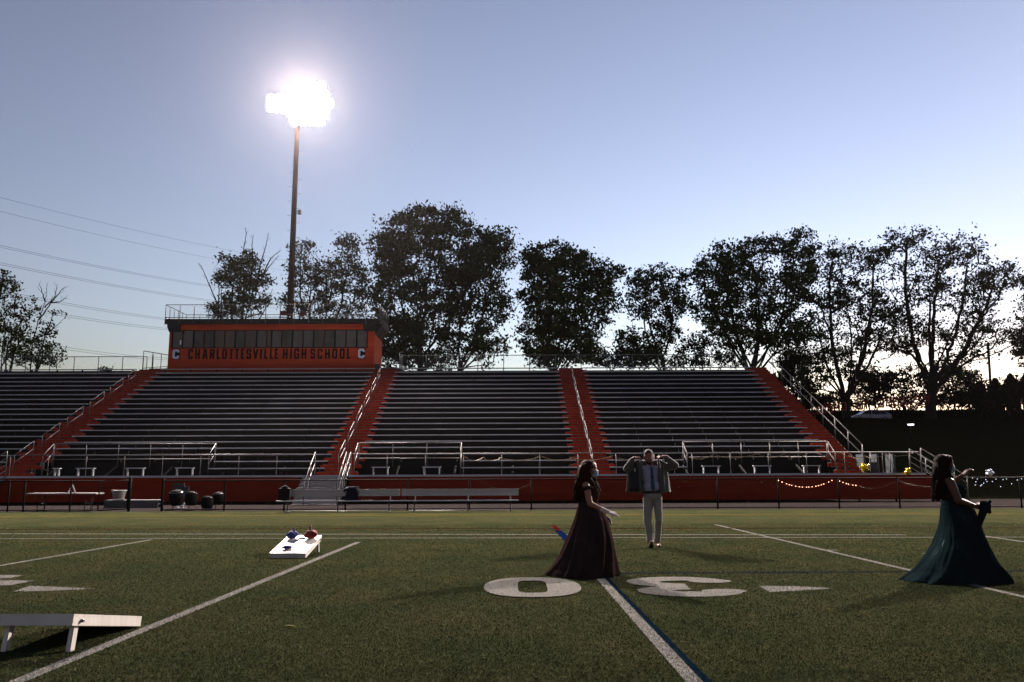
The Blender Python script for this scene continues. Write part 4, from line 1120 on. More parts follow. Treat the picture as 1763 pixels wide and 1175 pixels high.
drum(376, 847, 866, 18, 35.4, 0.15, 'small dull black drum at the right end of the group')
b = MB(); rr = random.Random(5)
for k in range(26):
    p = P(303 + rr.random() * 18, 873, 35.6)
    b.ell((p.x, 35.2 + rr.random() * 0.8, 0.03 + rr.random() * 0.28), (0.03, 0.02, 0.02), nu=6, nv=4)
tag(b.build('foil_confetti', M['silver']), 'bunch of shiny silver tinsel scraps under the leftmost drum', 'tinsel', kind='stuff')

# ================================================================== CORNHOLE BOARDS AND BAGS
def cornhole(loc, rz, label, legs_far=True):
    o = empty('cornhole_board', loc, label, 'cornhole board', 'white cornhole boards on the field', rz=rz)
    L_, W_, zf, zbk = 1.20, 0.61, 0.095, 0.305
    sl_ = math.atan2(zbk - zf, L_); Mx = Matrix.Translation((0, 0, zf)) @ Matrix.Rotation(sl_, 4, 'X')
    # deck with a real round hole near the raised end
    n = 32; hc, hr = (W_ / 2, 0.97), 0.076; vs = []; top = []
    outer = []
    for k in range(n):
        a = 2 * math.pi * k / n; c, s_ = math.cos(a), math.sin(a)
        # hit rectangle from hole centre
        tx = ((W_ - hc[0]) / c if c > 1e-6 else (-hc[0] / c if c < -1e-6 else 1e9)); ty = ((L_ - hc[1]) / s_ if s_ > 1e-6 else (-hc[1] / s_ if s_ < -1e-6 else 1e9))
        t = min(tx, ty); outer.append((hc[0] + c * t, hc[1] + s_ * t))
    for cx_, cy_ in ((W_, L_), (0, L_), (0, 0), (W_, 0)):
        i = min(range(n), key=lambda i: (outer[i][0] - cx_) ** 2 + (outer[i][1] - cy_) ** 2); outer[i] = (cx_, cy_)
    inner = [(hc[0] + hr * math.cos(2 * math.pi * k / n), hc[1] + hr * math.sin(2 * math.pi * k / n)) for k in range(n)]
    for z in (0.0, -0.013):
        vs += [Mx @ Vector((x, y, z)) for x, y in outer] + [Mx @ Vector((x, y, z)) for x, y in inner]
    fs = []
    for k in range(n):
        j = (k + 1) % n
        fs.append((k, j, n + j, n + k)); fs.append((2 * n + j, 2 * n + k, 3 * n + k, 3 * n + j))
        fs.append((n + k, n + j, 3 * n + j, 3 * n + k)); fs.append((j, k, 2 * n + k, 2 * n + j))
    b = MB(); b.add(vs, fs); b.build('deck', M['white_wood'], o)
    b = MB(); t_ = 0.019; d = -0.0135
    b.box(0, t_, 0, L_, d - 0.075, d, Mx); b.box(W_ - t_, W_, 0, L_, d - 0.075, d, Mx)
    b.box(t_ + 0.001, W_ - t_ - 0.001, 0.001, t_, d - 0.075, d, Mx); b.box(t_ + 0.001, W_ - t_ - 0.001, L_ - t_, L_ - 0.001, d - 0.075, d, Mx)
    b.build('frame', M['white_wood'], o)
    for x in (t_ + 0.004, W_ - t_ - 0.042 - 0.0):
        b = MB(); q = Vector((0, 0, 0))
        p0 = Mx @ Vector((0, 1.085, d - 0.035)); p1 = Vector((0, p0.y + 0.05, 0.0))
        hw = 0.032
        b.add([(x, p0.y - hw, p0.z + 0.03), (x + 0.038, p0.y - hw, p0.z + 0.03), (x + 0.038, p0.y + hw, p0.z + 0.03), (x, p0.y + hw, p0.z + 0.03),
               (x, p1.y - hw, 0), (x + 0.038, p1.y - hw, 0), (x + 0.038, p1.y + hw, 0), (x, p1.y + hw, 0)],
              [(0, 1, 2, 3), (7, 6, 5, 4), (0, 4, 5, 1), (1, 5, 6, 2), (2, 6, 7, 3), (3, 7, 4, 0)])
        b.build('leg', M['white_wood'], o)
    for x, sx in ((-0.002, -1), (W_ + 0.002, 1)):
        b = MB(); c = Mx @ Vector((x, 1.085, d - 0.037)); b.tube([c, c + Vector((sx * 0.015, 0, 0))], 0.014, n=10)
        b.tube([c + Vector((sx * 0.012, 0, 0)), c + Vector((sx * 0.03, 0, 0))], 0.008, n=8)
        if loc[1] > 10: b.box(c.x + sx * 0.012, c.x + sx * 0.02, c.y - 0.035, c.y + 0.035, c.z - 0.006, c.z + 0.006)
        b.build('leg_bolt', M['chrome'], o)
    return o, Mx
p = G(463.5, 962.5); q = G(523, 962.5)
o, Mx = cornhole((p.x, p.y, 0.0), 0.0, 'white cornhole board in midfield with blue and red bags on it')
base = Matrix.Translation((p.x, p.y, 0)) @ Mx
def bag(lx, ly, lz, r_, m, label, seed, sq=(1, .85, .42), lump=0.1, knot=False, cat='bean bag', name='bean_bag', grp=None):
    c = base @ Vector((lx, ly, lz)); rr = np.random.default_rng(seed); ph = rr.random(8) * 6.28
    vs = []; fs = []; nu, nv = 28, 18
    for i in range(nv + 1):
        t = math.pi * i / nv
        for j in range(nu):
            a = 2 * math.pi * j / nu; e = 0.75
            ca = math.copysign(abs(math.cos(a)) ** e, math.cos(a)); sa = math.copysign(abs(math.sin(a)) ** e, math.sin(a))
            k = 1 + lump * (math.sin(3 * a + ph[0] + 2 * t) + 0.7 * math.sin(5 * a + ph[1] - 3 * t) + 0.5 * math.sin(9 * a + ph[2] + 5 * t)) * math.sin(t)
            vs.append((r_ * sq[0] * k * math.sin(t) * ca, r_ * sq[1] * k * math.sin(t) * sa, r_ * sq[2] * (k * math.cos(t) + 0.98)))
    for i in range(nv):
        for j in range(nu): fs.append((i * nu + j, (i + 1) * nu + j, (i + 1) * nu + (j + 1) % nu, i * nu + (j + 1) % nu))
    b = MB(); b.add(vs, fs, True)
    if knot:
        b.tube([(knot * r_, 0, r_ * 1.1 * sq[2] * 1.7), (knot * r_ * 1.05, -0.01, r_ * sq[2] * 2.5), (knot * r_ * 1.5, 0, r_ * sq[2] * 2.9)], [r_ * 0.3, r_ * 0.14, r_ * 0.24], n=10)
    oo = b.build(name, m); oo.location = c; tag(oo, label, cat, grp)
    return oo
bag(0.235, 0.26, 0.002, 0.085, M['blue_bag'], 'flat blue bean bag near the low end of the midfield cornhole board', 4, sq=(1, .9, .38), grp='bean bags on the cornhole board')
bag(0.13, 0.98, 0.002, 0.093, M['blue_bag'], 'blue drawstring pouch at the raised left corner of the cornhole board', 5, sq=(1.0, .8, .72), lump=.16, knot=0.3, cat='pouch', name='cloth_pouch', grp='drawstring pouches on the cornhole board')
bag(0.47, 0.96, 0.002, 0.108, M['red_bag'], 'red drawstring pouch at the raised right corner of the cornhole board', 9, sq=(1.0, .85, .72), lump=.12, knot=-0.1, cat='pouch', name='cloth_pouch', grp='drawstring pouches on the cornhole board')
# near board: raised end towards the camera
p = G(243, 1079.5)
q = G(111, 1130)
ang = math.atan2(q.y - p.y, q.x - p.x) - math.pi / 2
cornhole((p.x - 0.0, p.y, 0), ang, 'white cornhole board in the near left corner, raised end towards the viewer')
# scrap of yellow
b = MB(); b.tube([(-0.05, 0, 0.02), (0, 0.02, 0.027), (0.06, 0.0, 0.02)], 0.008, n=6); o = b.build('yellow_scrap', M['debris']); o.location = G(497, 1084); tag(o, 'small yellow scrap lying on the turf in the foreground', 'scrap')

# ================================================================== CAR, POST LAMP, LETTER SIGN ON THE BANK
yC = 95.0; a = P(1463, 728, yC); c = P(1530, 728, yC); zC = float(terrain_z(np.array(30.0), np.array(yC)))
car = empty('parked_car', ((a.x + c.x) / 2, yC, P(1496, 729, yC).z), 'silver car parked beyond the slope to the right of the stand', 'car')
Lc = (c.x - a.x) / 2
prof = [(-1.0, .35), (-1.0, .62), (-.92, .78), (-.62, .92), (-.55, .97), (-.28, 1.38), (-.12, 1.47), (.35, 1.48), (.62, 1.40), (.90, 1.05), (.98, .98), (1.0, .7), (.99, .35)]
def shell(prof, wb, wt, zs):
    b = MB(); n = len(prof); vs = []
    for sy in (-1, 1):
        for (u, z) in prof:
            t = max(0, min(1, (z - 0.9) / 0.6)); hw = wb + (wt - wb) * t
            vs.append((u * Lc, sy * hw, z))
    fs = [tuple(range(n)), tuple(reversed(range(n, 2 * n)))] + [((i + 1) % n, i, n + i, n + (i + 1) % n) for i in range(n)]
    return b.add(vs, fs)
shell(prof, 0.88, 0.62, 0).build('body', M['car'], car)
for sy in (-1, 1):
    for (u0, u1, t0, t1) in ((-.50, -.02, -.24, 0.0), (.02, .46, .03, .40), (.49, .82, .43, .62)):
        b = MB(); z0, z1 = 0.98, 1.38; w0, w1 = 0.895 - 0.035, 0.895 - 0.205
        b.add([(u0 * Lc, sy * w0, z0), (u1 * Lc, sy * w0, z0), (t1 * Lc, sy * w1, z1), (t0 * Lc, sy * w1, z1), (u0 * Lc, sy * (w0 - .1), z0), (u1 * Lc, sy * (w0 - .1), z0), (t1 * Lc, sy * (w1 - .1), z1), (t0 * Lc, sy * (w1 - .1), z1)],
              [(0, 1, 2, 3), (7, 6, 5, 4), (0, 4, 5, 1), (1, 5, 6, 2), (2, 6, 7, 3), (3, 7, 4, 0)]); b.build('window', M['car_glass'], car)
    for u in (-.62, .66):
        b = MB(); b.tube([(u * Lc, sy * 0.72, 0.33), (u * Lc, sy * 0.9, 0.33)], 0.33, n=20); wh = b.build('wheel', M['tyre'], car)
        b = MB(); b.tube([(u * Lc, sy * 0.88, 0.33), (u * Lc, sy * 0.91, 0.33)], 0.2, n=16); b.build('rim', M['alu'], wh)
    b = MB(); b.box(0.93 * Lc, 1.005 * Lc, sy * 0.70 - 0.14, sy * 0.70 + 0.14, 0.80, 0.96); b.build('tail_light', M['tail'], car)
yL = 70.0; a = P(1568, 731, yL); zg = float(terrain_z(np.array(a.x), np.array(yL)))
o = empty('post_lamp', (a.x, yL, zg), 'thin dark lamp post with a lit flat lamp head on the slope', 'street lamp')
b = MB(); b.tube([(0, 0, -0.3), (0, 0, a.z - zg)], 0.05); b.build('post', M['black'], o)
b = MB(); b.lathe([(0.05, -0.02), (0.26, 0.02), (0.26, 0.07), (0.05, 0.12)], (0, 0, a.z - zg), n=20); hd = b.build('lamp_head', M['black'], o)
b = MB(); b.lathe([(0.24, 0.015), (0.245, -0.03), (0.20, -0.07), (0.001, -0.085)], (0, 0, a.z - zg), n=20); b.build('lamp_glass', M['lampbulb_small'], hd)
# letters facing the street, so read backwards from the field
yS = 86.0
base_ = lambda px_: 701 - (px_ - 1400) * 0.022 * 0 + 0
letters = [('W', 1597, 680), ('E', 1580, 681), ('L', 1566, 682), ('C', 1555, 683.5), ('O', 1543, 685), ('M', 1531, 686.5), ('E', 1517, 688), ('T', 1492, 690.5), ('O', 1481, 691.5), ('C', 1453, 693.5), ('H', 1441, 695), ('A', 1429, 696.5), ('R', 1417, 698), ('L', 1405, 699)]
o = empty('welcome_sign', (P(1500, 700, yS).x, yS, 0), 'faded red block letters on a wire fence by the street, seen from behind', 'sign')
ox = P(1500, 700, yS).x
for (ch, px_, py_) in letters:
    p = P(px_, py_ + 14.5, yS); b = MB()
    glyph(b, ch, p.x + 0.33 - ox, p.z, 0.66, 0.92, 0.17, 0.02, 0.04, mirror=-1); b.build('letter', M['red_letter'], o)
b = MB()
for k in range(7):
    p = P(1385 + k * 38, 710, yS); zt_ = P(1385 + k * 38, 699 - k * 3.3, yS).z
    zg = float(terrain_z(np.array(p.x), np.array(yS))); o2 = MB(); o2.tube([(p.x - ox, 0.06, zg - 0.2), (p.x - ox, 0.06, zt_ + 0.7)], 0.03, n=6); o2.build('post', M['black'], o)
b.tube([(P(1385, 700, yS).x - ox, 0.06, P(1385, 689.5, yS).z), (P(1613, 700, yS).x - ox, 0.06, P(1613, 677, yS).z)], 0.018, n=5); b.build('top_wire', M['black'], o)

# ================================================================== POWER LINES
def power_line(pa, pb, ya, yb, sag, label, double=0):
    A = P(*pa, ya); B = P(*pb, yb); d = (A - B); A2 = A + d * 0.25; B2 = B - d * 1.2
    o = empty('power_line', A, label, 'power line', 'power lines crossing the sky at the left')
    for dz in ([0] if not double else [0, -double]):
        pts = []
        for k in range(25):
            t = k / 24; p = A2.lerp(B2, t) - A
            s_ = 4 * sag * (t * (1 - t)); pts.append(p + Vector((0, 0, -s_ + 4 * sag * 0.16 + dz)))
        b = MB(); b.tube(pts, 0.022, n=4); b.build('cable', M['wire'], o)
power_line((0, 346), (390, 425), 130, 190, 2.0, 'uppermost faint single power line in the left sky')
power_line((0, 370), (370, 441), 130, 190, 2.0, 'second single power line from the top in the left sky')
power_line((0, 429), (355, 485), 120, 180, 2.0, 'upper double power line, third from the top at the left', 0.28)
power_line((20, 463), (375, 513), 120, 180, 2.0, 'double power line starting at the top of the leafy left tree', 0.28)
power_line((45, 513), (280, 544), 120, 160, 1.2, 'double power line running behind the bare left tree', 0.3)
power_line((100, 543), (285, 562), 120, 150, 1.0, 'double power line reaching the left corner of the press box roof', 0.3)
power_line((90, 597), (240, 611), 120, 150, 0.8, 'lowest power line just above the rear railing at the left', 0.35)

# ================================================================== TREES
def grow(name, base, zf, attract, r0, leafm, label, cat='tree', group='trees behind the stand', leaves=55, lsize=0.24, spread=0.55, seed=1, bare=(), nlimb=0, twig=0.012, lean=0.0):
    """trunk + limbs grown towards attractor points, leaf clumps round the attractors; base in world, attract Nx3"""
    rg = np.random.default_rng(seed)
    base = np.array(base, float)
    nodes = [base.copy()]; par = [-1]
    steps = max(3, int((zf - base[2]) / 0.9))
    cxy = attract[:, :2].mean(0) if len(attract) else base[:2]
    for k in range(1, steps + 1):
        t = k / steps
        p = base + np.array([(cxy[0] - base[0]) * 0.25 * t ** 2 + 0.12 * math.sin(seed + k * 1.3) * t, 0.1 * math.cos(seed * 2 + k) * t, (zf - base[2]) * t]); nodes.append(p); par.append(len(nodes) - 2)
    fork = nodes[-1]
    bare = np.array(bare, float).reshape(-1, 3)
    allp = np.concatenate([attract, bare]) if len(bare) else attract
    kl = nlimb or max(3, min(11, len(attract) // 40))
    cen = attract[rg.choice(len(attract), min(kl, len(attract)), replace=False)].copy()
    for _ in range(8):
        lab = np.argmin(((attract[:, None] - cen[None]) ** 2).sum(-1), 1)
        for c_ in range(len(cen)):
            if (lab == c_).any(): cen[c_] = attract[lab == c_].mean(0)
    for c_ in cen:
        st_ = int(max(1, steps * (0.62 + 0.38 * rg.random()))); q0 = nodes[st_]; L_ = np.linalg.norm(c_ - q0)
        tgt = q0 + (c_ - q0) * 1.0; ns = max(3, int(L_ * 1.1 / 0.8)); prev = st_
        if c_[2] < q0[2] + 0.8: continue
        sag = 0.10 * L_ * (1 if rg.random() < 0.7 else -0.3)
        hd = np.array([c_[0] - q0[0], c_[1] - q0[1], 0]); hd /= np.linalg.norm(hd) + 1e-9
        for k in range(1, ns + 1):
            t = k / ns; q = q0 + (tgt - q0) * t + hd * sag * 4 * t * (1 - t) * 0.6 + rg.normal(0, 0.035, 3) * L_ * 0.12
            nodes.append(q); par.append(prev); prev = len(nodes) - 1
    d = np.linalg.norm(allp - fork, axis=1); order = np.argsort(d)
    for ai in order:
        a = allp[ai]; Nn = np.array(nodes)
        v = a - Nn; dist = np.linalg.norm(v, axis=1)
        # prefer parents nearer the fork so that limbs keep pointing outwards and upwards
        out = np.linalg.norm(Nn - fork, axis=1)
        cost = dist + 0.12 * out + 2.2 * np.clip(Nn[:, 2] - a[2] + 0.25 * dist, 0, None) + np.where(np.arange(len(Nn)) < steps * 0.6, 6, 0)
        j = int(np.argmin(cost)); L_ = dist[j]
        if L_ < 0.15: continue
        ns = max(1, int(L_ / 0.8)); p0 = Nn[j]; prev = j
        nz = 0.05 if ai < len(attract) else 0.02
        gd = Nn[j] - Nn[par[j]] if par[j] >= 0 else np.array([0, 0, 1.0]); gd = gd / (np.linalg.norm(gd) + 1e-9)
        for k in range(1, ns + 1):
            t = k / ns
            q = p0 + (a - p0) * t + gd * L_ * 0.30 * t * (1 - t) + rg.normal(0, nz, 3) * (1 if k < ns else 0)
            nodes.append(q); par.append(prev); prev = len(nodes) - 1
    Nn = np.array(nodes); n = len(Nn); w_ = np.zeros(n); kids = [[] for _ in range(n)]
    for i in range(1, n): kids[par[i]].append(i)
    for i in range(n - 1, -1, -1):
        w_[i] += 1.0 if not kids[i] else 0
        if par[i] >= 0: w_[par[i]] += w_[i]
    rad = twig + (r0 - twig) * (w_ / w_[0]) ** 0.55
    rad[:steps] = np.maximum(rad[:steps], r0 * (1 - 0.25 * np.arange(steps) / steps))
    rad[0] = r0 * 1.3
    o = empty(name, tuple(base), label, cat, group)
    # tubes: each segment its own short tapered prism ring, joined at nodes
    par_a = np.array(par); seg = np.arange(1, n)
    A = Nn[par_a[seg]]; B = Nn[seg]; ra = np.minimum(rad[par_a[seg]], rad[seg] * 1.35); rb = rad[seg]
    T = B - A; T /= np.linalg.norm(T, axis=1, keepdims=True) + 1e-9
    A = A - T * (ra[:, None] * 0.3)
    up = np.where(np.abs(T[:, 2:3]) < 0.9, np.array([[0, 0, 1.0]]), np.array([[1.0, 0, 0]]))
    U = np.cross(T, up); U /= np.linalg.norm(U, axis=1, keepdims=True); W_ = np.cross(T, U)
    K = 6; V = []
    for e, (Pp, rr) in enumerate(((A, ra), (B, rb))):
        for j in range(K):
            an = 2 * math.pi * j / K; V.append(Pp + (U * math.cos(an) + W_ * math.sin(an)) * rr[:, None])
    V = np.stack(V, 1) - base
    m_ = len(seg); f = []
    for j in range(K):
        j2 = (j + 1) % K; f.append(np.stack([np.full(m_, j), np.full(m_, j2), np.full(m_, K + j2), np.full(m_, K + j)], -1))
    F = (np.stack(f, 1) + (np.arange(m_) * 2 * K)[:, None, None]).reshape(-1, 4)
    np_mesh('trunk', V.reshape(-1, 3), F, M['bark'], o, smooth=True)
    # leaves
    if len(attract) and leaves:
        cnt = (leaves * 0.66 * np.exp(rg.normal(0, 0.5, len(attract)))).astype(int) + 4; tot = int(cnt.sum())
        C_ = np.repeat(attract, cnt, axis=0)
        sc = np.repeat(spread * (0.6 + 0.8 * rg.random(len(attract))), cnt)[:, None]
        sc = sc * np.where(rg.random((tot, 1)) < 0.25, 1.35, 0.85)
        Pp = C_ + np.clip(rg.normal(0, 1, (tot, 3)), -1.9, 1.9) * sc * np.array([[1, 1, 0.62]]) - base
        n1 = rg.normal(0, 1, (tot, 3)); n1 /= np.linalg.norm(n1, axis=1, keepdims=True)
        n2 = np.cross(n1, rg.normal(0, 1, (tot, 3))); n2 /= np.linalg.norm(n2, axis=1, keepdims=True)
        s_ = lsize * (0.75 + 0.9 * rg.random((tot, 1)))
        n3 = np.cross(n1, n2)
        V = np.stack([Pp - n1 * s_ * 0.6, Pp + n2 * s_ * 0.33 + n3 * s_ * 0.1, Pp + n1 * s_ * 0.6, Pp - n2 * s_ * 0.33 + n3 * s_ * 0.1], 1)
        np_mesh('crown', V.reshape(-1, 3), np.arange(4 * tot).reshape(-1, 4), leafm, o)
    return o
def blob_points(blobs, Yt, n, seed, depth=0.8, shell=0.55, shrink=0.0):
    """points spread through ellipses given in photo pixels at depth Yt"""
    rg = np.random.default_rng(seed); out = []
    area = np.array([b_[2] * b_[3] for b_ in blobs], float); cn = np.maximum(3, (n * area / area.sum()).astype(int))
    for (px_, py_, rx, ry), c in zip(blobs, cn):
        cc = P(px_, py_, Yt); wx = rx * Yt / FPX; wz = ry * Yt / FPX; wy = (wx + wz) / 2 * depth
        v = rg.normal(0, 1, (c, 3)); v /= np.linalg.norm(v, axis=1, keepdims=True); r_ = (shell + (1 - shell) * rg.random((c, 1))) ** 0.8
        r_ = np.where(rg.random((c, 1)) < 0.3, rg.random((c, 1)), r_)
        out.append(np.array([cc.x, cc.y, cc.z]) + v * r_ * np.array([wx, wy, wz]))
    return np.concatenate(out)
def tree(px_base, py_fork, Yt, blobs, n, seed, label, r0=0.32, leafm='leaf', bare_px=(), zb=None, **kw):
    x = P(px_base, 650, Yt).x
    zg = zb if zb is not None else float(terrain_z(np.array(x), np.array(Yt))) - 0.2
    zf = P(px_base, py_fork, Yt).z
    at = blob_points(blobs, Yt, n, seed)
    rg = np.random.default_rng(seed)
    bare = [tuple(P(a, b_, Yt + rg.normal(0, 0.8))) for a, b_ in bare_px]
    return grow('broadleaf_tree', (x, Yt, zg), zf, at, r0, M[leafm], label, seed=seed, bare=bare, **kw)
tree(8, 620, 80, [(5, 560, 34, 70), (2, 490, 34, 28), (30, 600, 30, 34), (48, 540, 14, 30)], 150, 11, 'leafy tree cut by the left edge of the photo', r0=0.2, leafm='leaf2', leaves=24, lsize=0.2, spread=0.36, zb=4.0)
t_slim = tree(50, 640, 82, [(70, 585, 28, 34), (90, 612, 22, 20), (60, 620, 40, 16), (96, 540, 10, 6)], 80, 12, 'slim tree with bare upper twigs beside the leftmost tree', r0=0.13, leafm='leaf2', leaves=20, lsize=0.2, spread=0.32, zb=4.0,)
tree(178, 645, 90, [(180, 640, 12, 7)], 12, 13, 'small treetop peeping over the rear railing at the left', r0=0.08, leaves=40, spread=0.25, lsize=0.18, zb=4.0)
t_dead = tree(408, 570, 84, [(420, 470, 34, 34), (392, 450, 12, 16), (428, 438, 10, 14), (425, 515, 46, 34), (375, 535, 26, 14), (452, 480, 16, 14), (388, 480, 16, 18)], 200, 14, 'young tree with dead branches left of the light pole', r0=0.22, leafm='leaf2', leaves=34, lsize=0.22, spread=0.36)
tree(548, 575, 86, [(520, 430, 22, 20), (508, 470, 14, 40), (545, 480, 30, 40), (600, 425, 26, 24), (590, 470, 36, 40), (560, 530, 60, 24), (620, 500, 20, 50), (498, 520, 16, 22)], 330, 15, 'airy tree with thin crown right of the light pole', r0=0.25, leafm='leaf2', leaves=24, lsize=0.22, spread=0.42)
tree(722, 600, 88, [(700, 420, 62, 62), (725, 375, 36, 24), (775, 385, 42, 30), (800, 440, 70, 60), (690, 510, 62, 70), (850, 420, 34, 36), (668, 440, 34, 50), (660, 590, 40, 50), (720, 590, 60, 50), (770, 520, 60, 50)], 620, 16, 'tallest dense tree, directly right of the press box', r0=0.34, leaves=56, lsize=0.27, spread=0.52)
tree(785, 612, 86, [(830, 470, 44, 50), (850, 530, 34, 50), (800, 580, 50, 44), (840, 600, 40, 30), (870, 440, 18, 30), (790, 470, 36, 36)], 260, 17, 'tree with open lower branches overlapping the tallest tree on its right', r0=0.26, leaves=36, lsize=0.25, spread=0.48)
tree(952, 600, 88, [(960, 450, 52, 36), (1010, 470, 48, 40), (935, 490, 46, 48), (980, 540, 66, 50), (1052, 470, 20, 18), (1000, 590, 44, 40), (930, 570, 40, 50), (905, 440, 16, 18), (950, 615, 50, 20), (1040, 520, 22, 40)], 520, 18, 'rounded dense tree over the third seating block', r0=0.30, leaves=54, lsize=0.26, spread=0.48)
tree(1145, 600, 90, [(1130, 480, 42, 26), (1100, 510, 28, 46), (1150, 540, 36, 46), (1088, 590, 30, 34), (1130, 600, 50, 30), (1170, 500, 18, 40)], 260, 19, 'smaller tree with gaps, between two larger ones right of the centre', r0=0.24, leaves=34, lsize=0.25, spread=0.46)
tree(1292, 622, 88, [(1280, 440, 62, 38), (1365, 420, 44, 26), (1230, 470, 40, 44), (1300, 510, 84, 50), (1380, 480, 38, 56), (1220, 530, 36, 34), (1270, 570, 66, 34), (1370, 560, 40, 34), (1330, 590, 60, 24)], 560, 20, 'broad spreading tree over the right seating block', r0=0.42, leaves=42, lsize=0.26, spread=0.50)
tree(1453, 672, 90, [(1440, 440, 56, 32), (1500, 450, 42, 36), (1420, 500, 46, 40), (1470, 520, 60, 44), (1520, 540, 34, 50), (1410, 580, 36, 44), (1400, 650, 30, 30), (1480, 590, 50, 30), (1440, 620, 46, 30)], 430, 21, 'open tree with fanned dark limbs, left of the largest right tree', r0=0.42, leaves=25, lsize=0.24, spread=0.48)
tree(1597, 640, 92, [(1565, 415, 52, 28), (1640, 430, 62, 36), (1700, 470, 44, 38), (1580, 480, 62, 46), (1660, 510, 70, 44), (1735, 480, 26, 30), (1560, 560, 44, 44), (1700, 570, 52, 44), (1630, 580, 60, 30), (1540, 600, 36, 30), (1660, 620, 44, 24)], 560, 22, 'largest fan-shaped tree at the right with a thick dark trunk', r0=0.55, leaves=23, lsize=0.24, spread=0.48)
tree(1800, 640, 90, [(1775, 560, 26, 50), (1790, 490, 30, 40), (1765, 600, 16, 30)], 130, 23, 'tree cut by the right edge of the photo', r0=0.3, leaves=50, lsize=0.25, spread=0.45)
def dead_branches(o, lines, Yt, seed, r0):
    rr = random.Random(seed)
    for ln in lines:
        pts = [P(a, b_, Yt + 0.25 * rr.uniform(-1, 1)) - o.location for a, b_ in ln]
        fine = []
        for i in range(len(pts) - 1):
            for q in range(5):
                fine.append(pts[i].lerp(pts[i + 1], q / 5) + Vector((rr.gauss(0, .025), rr.gauss(0, .025), rr.gauss(0, .02))))
        fine.append(pts[-1]); n = len(fine)
        b = MB(); b.tube(fine, [r0 * (1 - 0.82 * i / (n - 1)) for i in range(n)], n=5)
        for i in range(4, n - 1):
            if rr.random() < 0.75:
                d = (fine[i] - fine[i - 1]).normalized(); s_ = Vector((rr.choice((-1, 1)) * rr.uniform(.5, 1), rr.uniform(-.4, .4), rr.uniform(-0.1, .5)))
                L_ = rr.uniform(.35, 1.1) * (1 - 0.5 * i / n); a = fine[i]; m_ = a + (d + s_).normalized() * L_ * 0.5; e = m_ + (d * 1.4 + s_ * 0.7).normalized() * L_ * 0.5
                rb = max(0.007, r0 * 0.30 * (1 - 0.6 * i / n)); b.tube([a, m_, e], [rb, rb * 0.75, rb * 0.4], n=4)
                b.tube([m_, m_ + (d - s_ * 0.5).normalized() * L_ * 0.4], [rb * 0.6, rb * 0.35], n=4)
        b.build('dead_branch', M['bark'], o)
dead_branches(t_dead, [[(410, 520), (414, 470), (419, 430), (424, 405), (422, 392)], [(430, 500), (436, 450), (434, 425), (436, 404)], [(440, 510), (448, 455), (457, 425), (463, 401)], [(450, 478), (466, 445), (484, 431)], [(436, 500), (462, 462), (479, 440)],
    [(376, 560), (373, 520), (360, 490), (350, 466), (343, 453)], [(376, 545), (377, 500), (371, 458)], [(380, 560), (382, 515), (380, 486)], [(440, 560), (458, 530), (469, 497)]], 83.6, 3, 0.085)
dead_branches(t_slim, [[(52, 640), (56, 590), (66, 552), (78, 520), (81, 487)], [(66, 552), (88, 522), (104, 502), (114, 494)], [(78, 520), (73, 505), (67, 488)], [(76, 530), (94, 512), (99, 489)], [(60, 585), (84, 572), (112, 548)], [(88, 522), (104, 520), (113, 512)]], 81.8, 5, 0.075)
# trees and bushes further back on the bank
back = [(1375, 700, 99, [(1385, 672, 22, 22), (1365, 640, 18, 24)], 'sparse sapling bush between the end stairs and the leftmost big trunk'),
        (1480, 700, 106, [(1475, 640, 30, 20), (1450, 690, 36, 16), (1500, 655, 20, 18)], 'loose bush right behind the open tree trunk'),
        (1610, 700, 107, [(1615, 690, 40, 18), (1600, 650, 34, 24), (1625, 640, 26, 22)], 'loose bush right behind the thickest trunk'),
        (1670, 700, 106, [(1670, 665, 26, 32), (1680, 690, 30, 20)], 'loose leafy bush just left of the conifers'),
        (1360, 655, 100, [(1370, 620, 34, 20), (1345, 660, 24, 24)], 'loose bush just past the top of the end stairs'),
        (1410, 690, 104, [(1410, 690, 22, 10), (1380, 700, 24, 10)], 'low bush behind the backwards letters, left part'),
        (1500, 690, 102, [(1500, 672, 36, 26), (1520, 650, 26, 16)], 'bush behind the silver car'),
        (1560, 690, 104, [(1560, 660, 46, 28), (1550, 690, 60, 18)], 'dense bush between the two big right trunks'),
        (1640, 690, 104, [(1640, 660, 36, 30), (1650, 690, 50, 18)], 'tall bush right of the thickest trunk'),
        (1725, 690, 110, [(1720, 680, 30, 22), (1750, 672, 26, 24), (1690, 695, 30, 14)], 'bushy growth behind the columnar conifers'),
        (1790, 690, 100, [(1790, 670, 40, 40)], 'bush at the right edge behind the conifers'),
        (1085, 640, 100, [(1040, 620, 26, 14), (1090, 618, 40, 16)], 'low bush seen through the rear railing right of the rounded tree'),
        (1200, 640, 100, [(1200, 600, 30, 28), (1240, 620, 50, 16), (1170, 625, 30, 12)], 'low bush seen through the rear railing left of the broad tree'),
        (700, 640, 100, [(690, 610, 40, 26), (760, 620, 50, 20)], 'low bush behind the rear railing beside the press box')]
for i, (pb_, pf_, Yt, bl, lb) in enumerate(back):
    tree(pb_, min(pf_ + 18, 708), Yt, bl, 110, 40 + i, lb, r0=0.12, leafm='leaf_dark', leaves=(20 if pb_ < 1300 else 24), lsize=0.26, spread=0.42, group='bushes behind the trees', cat='bush', zb=6.2)
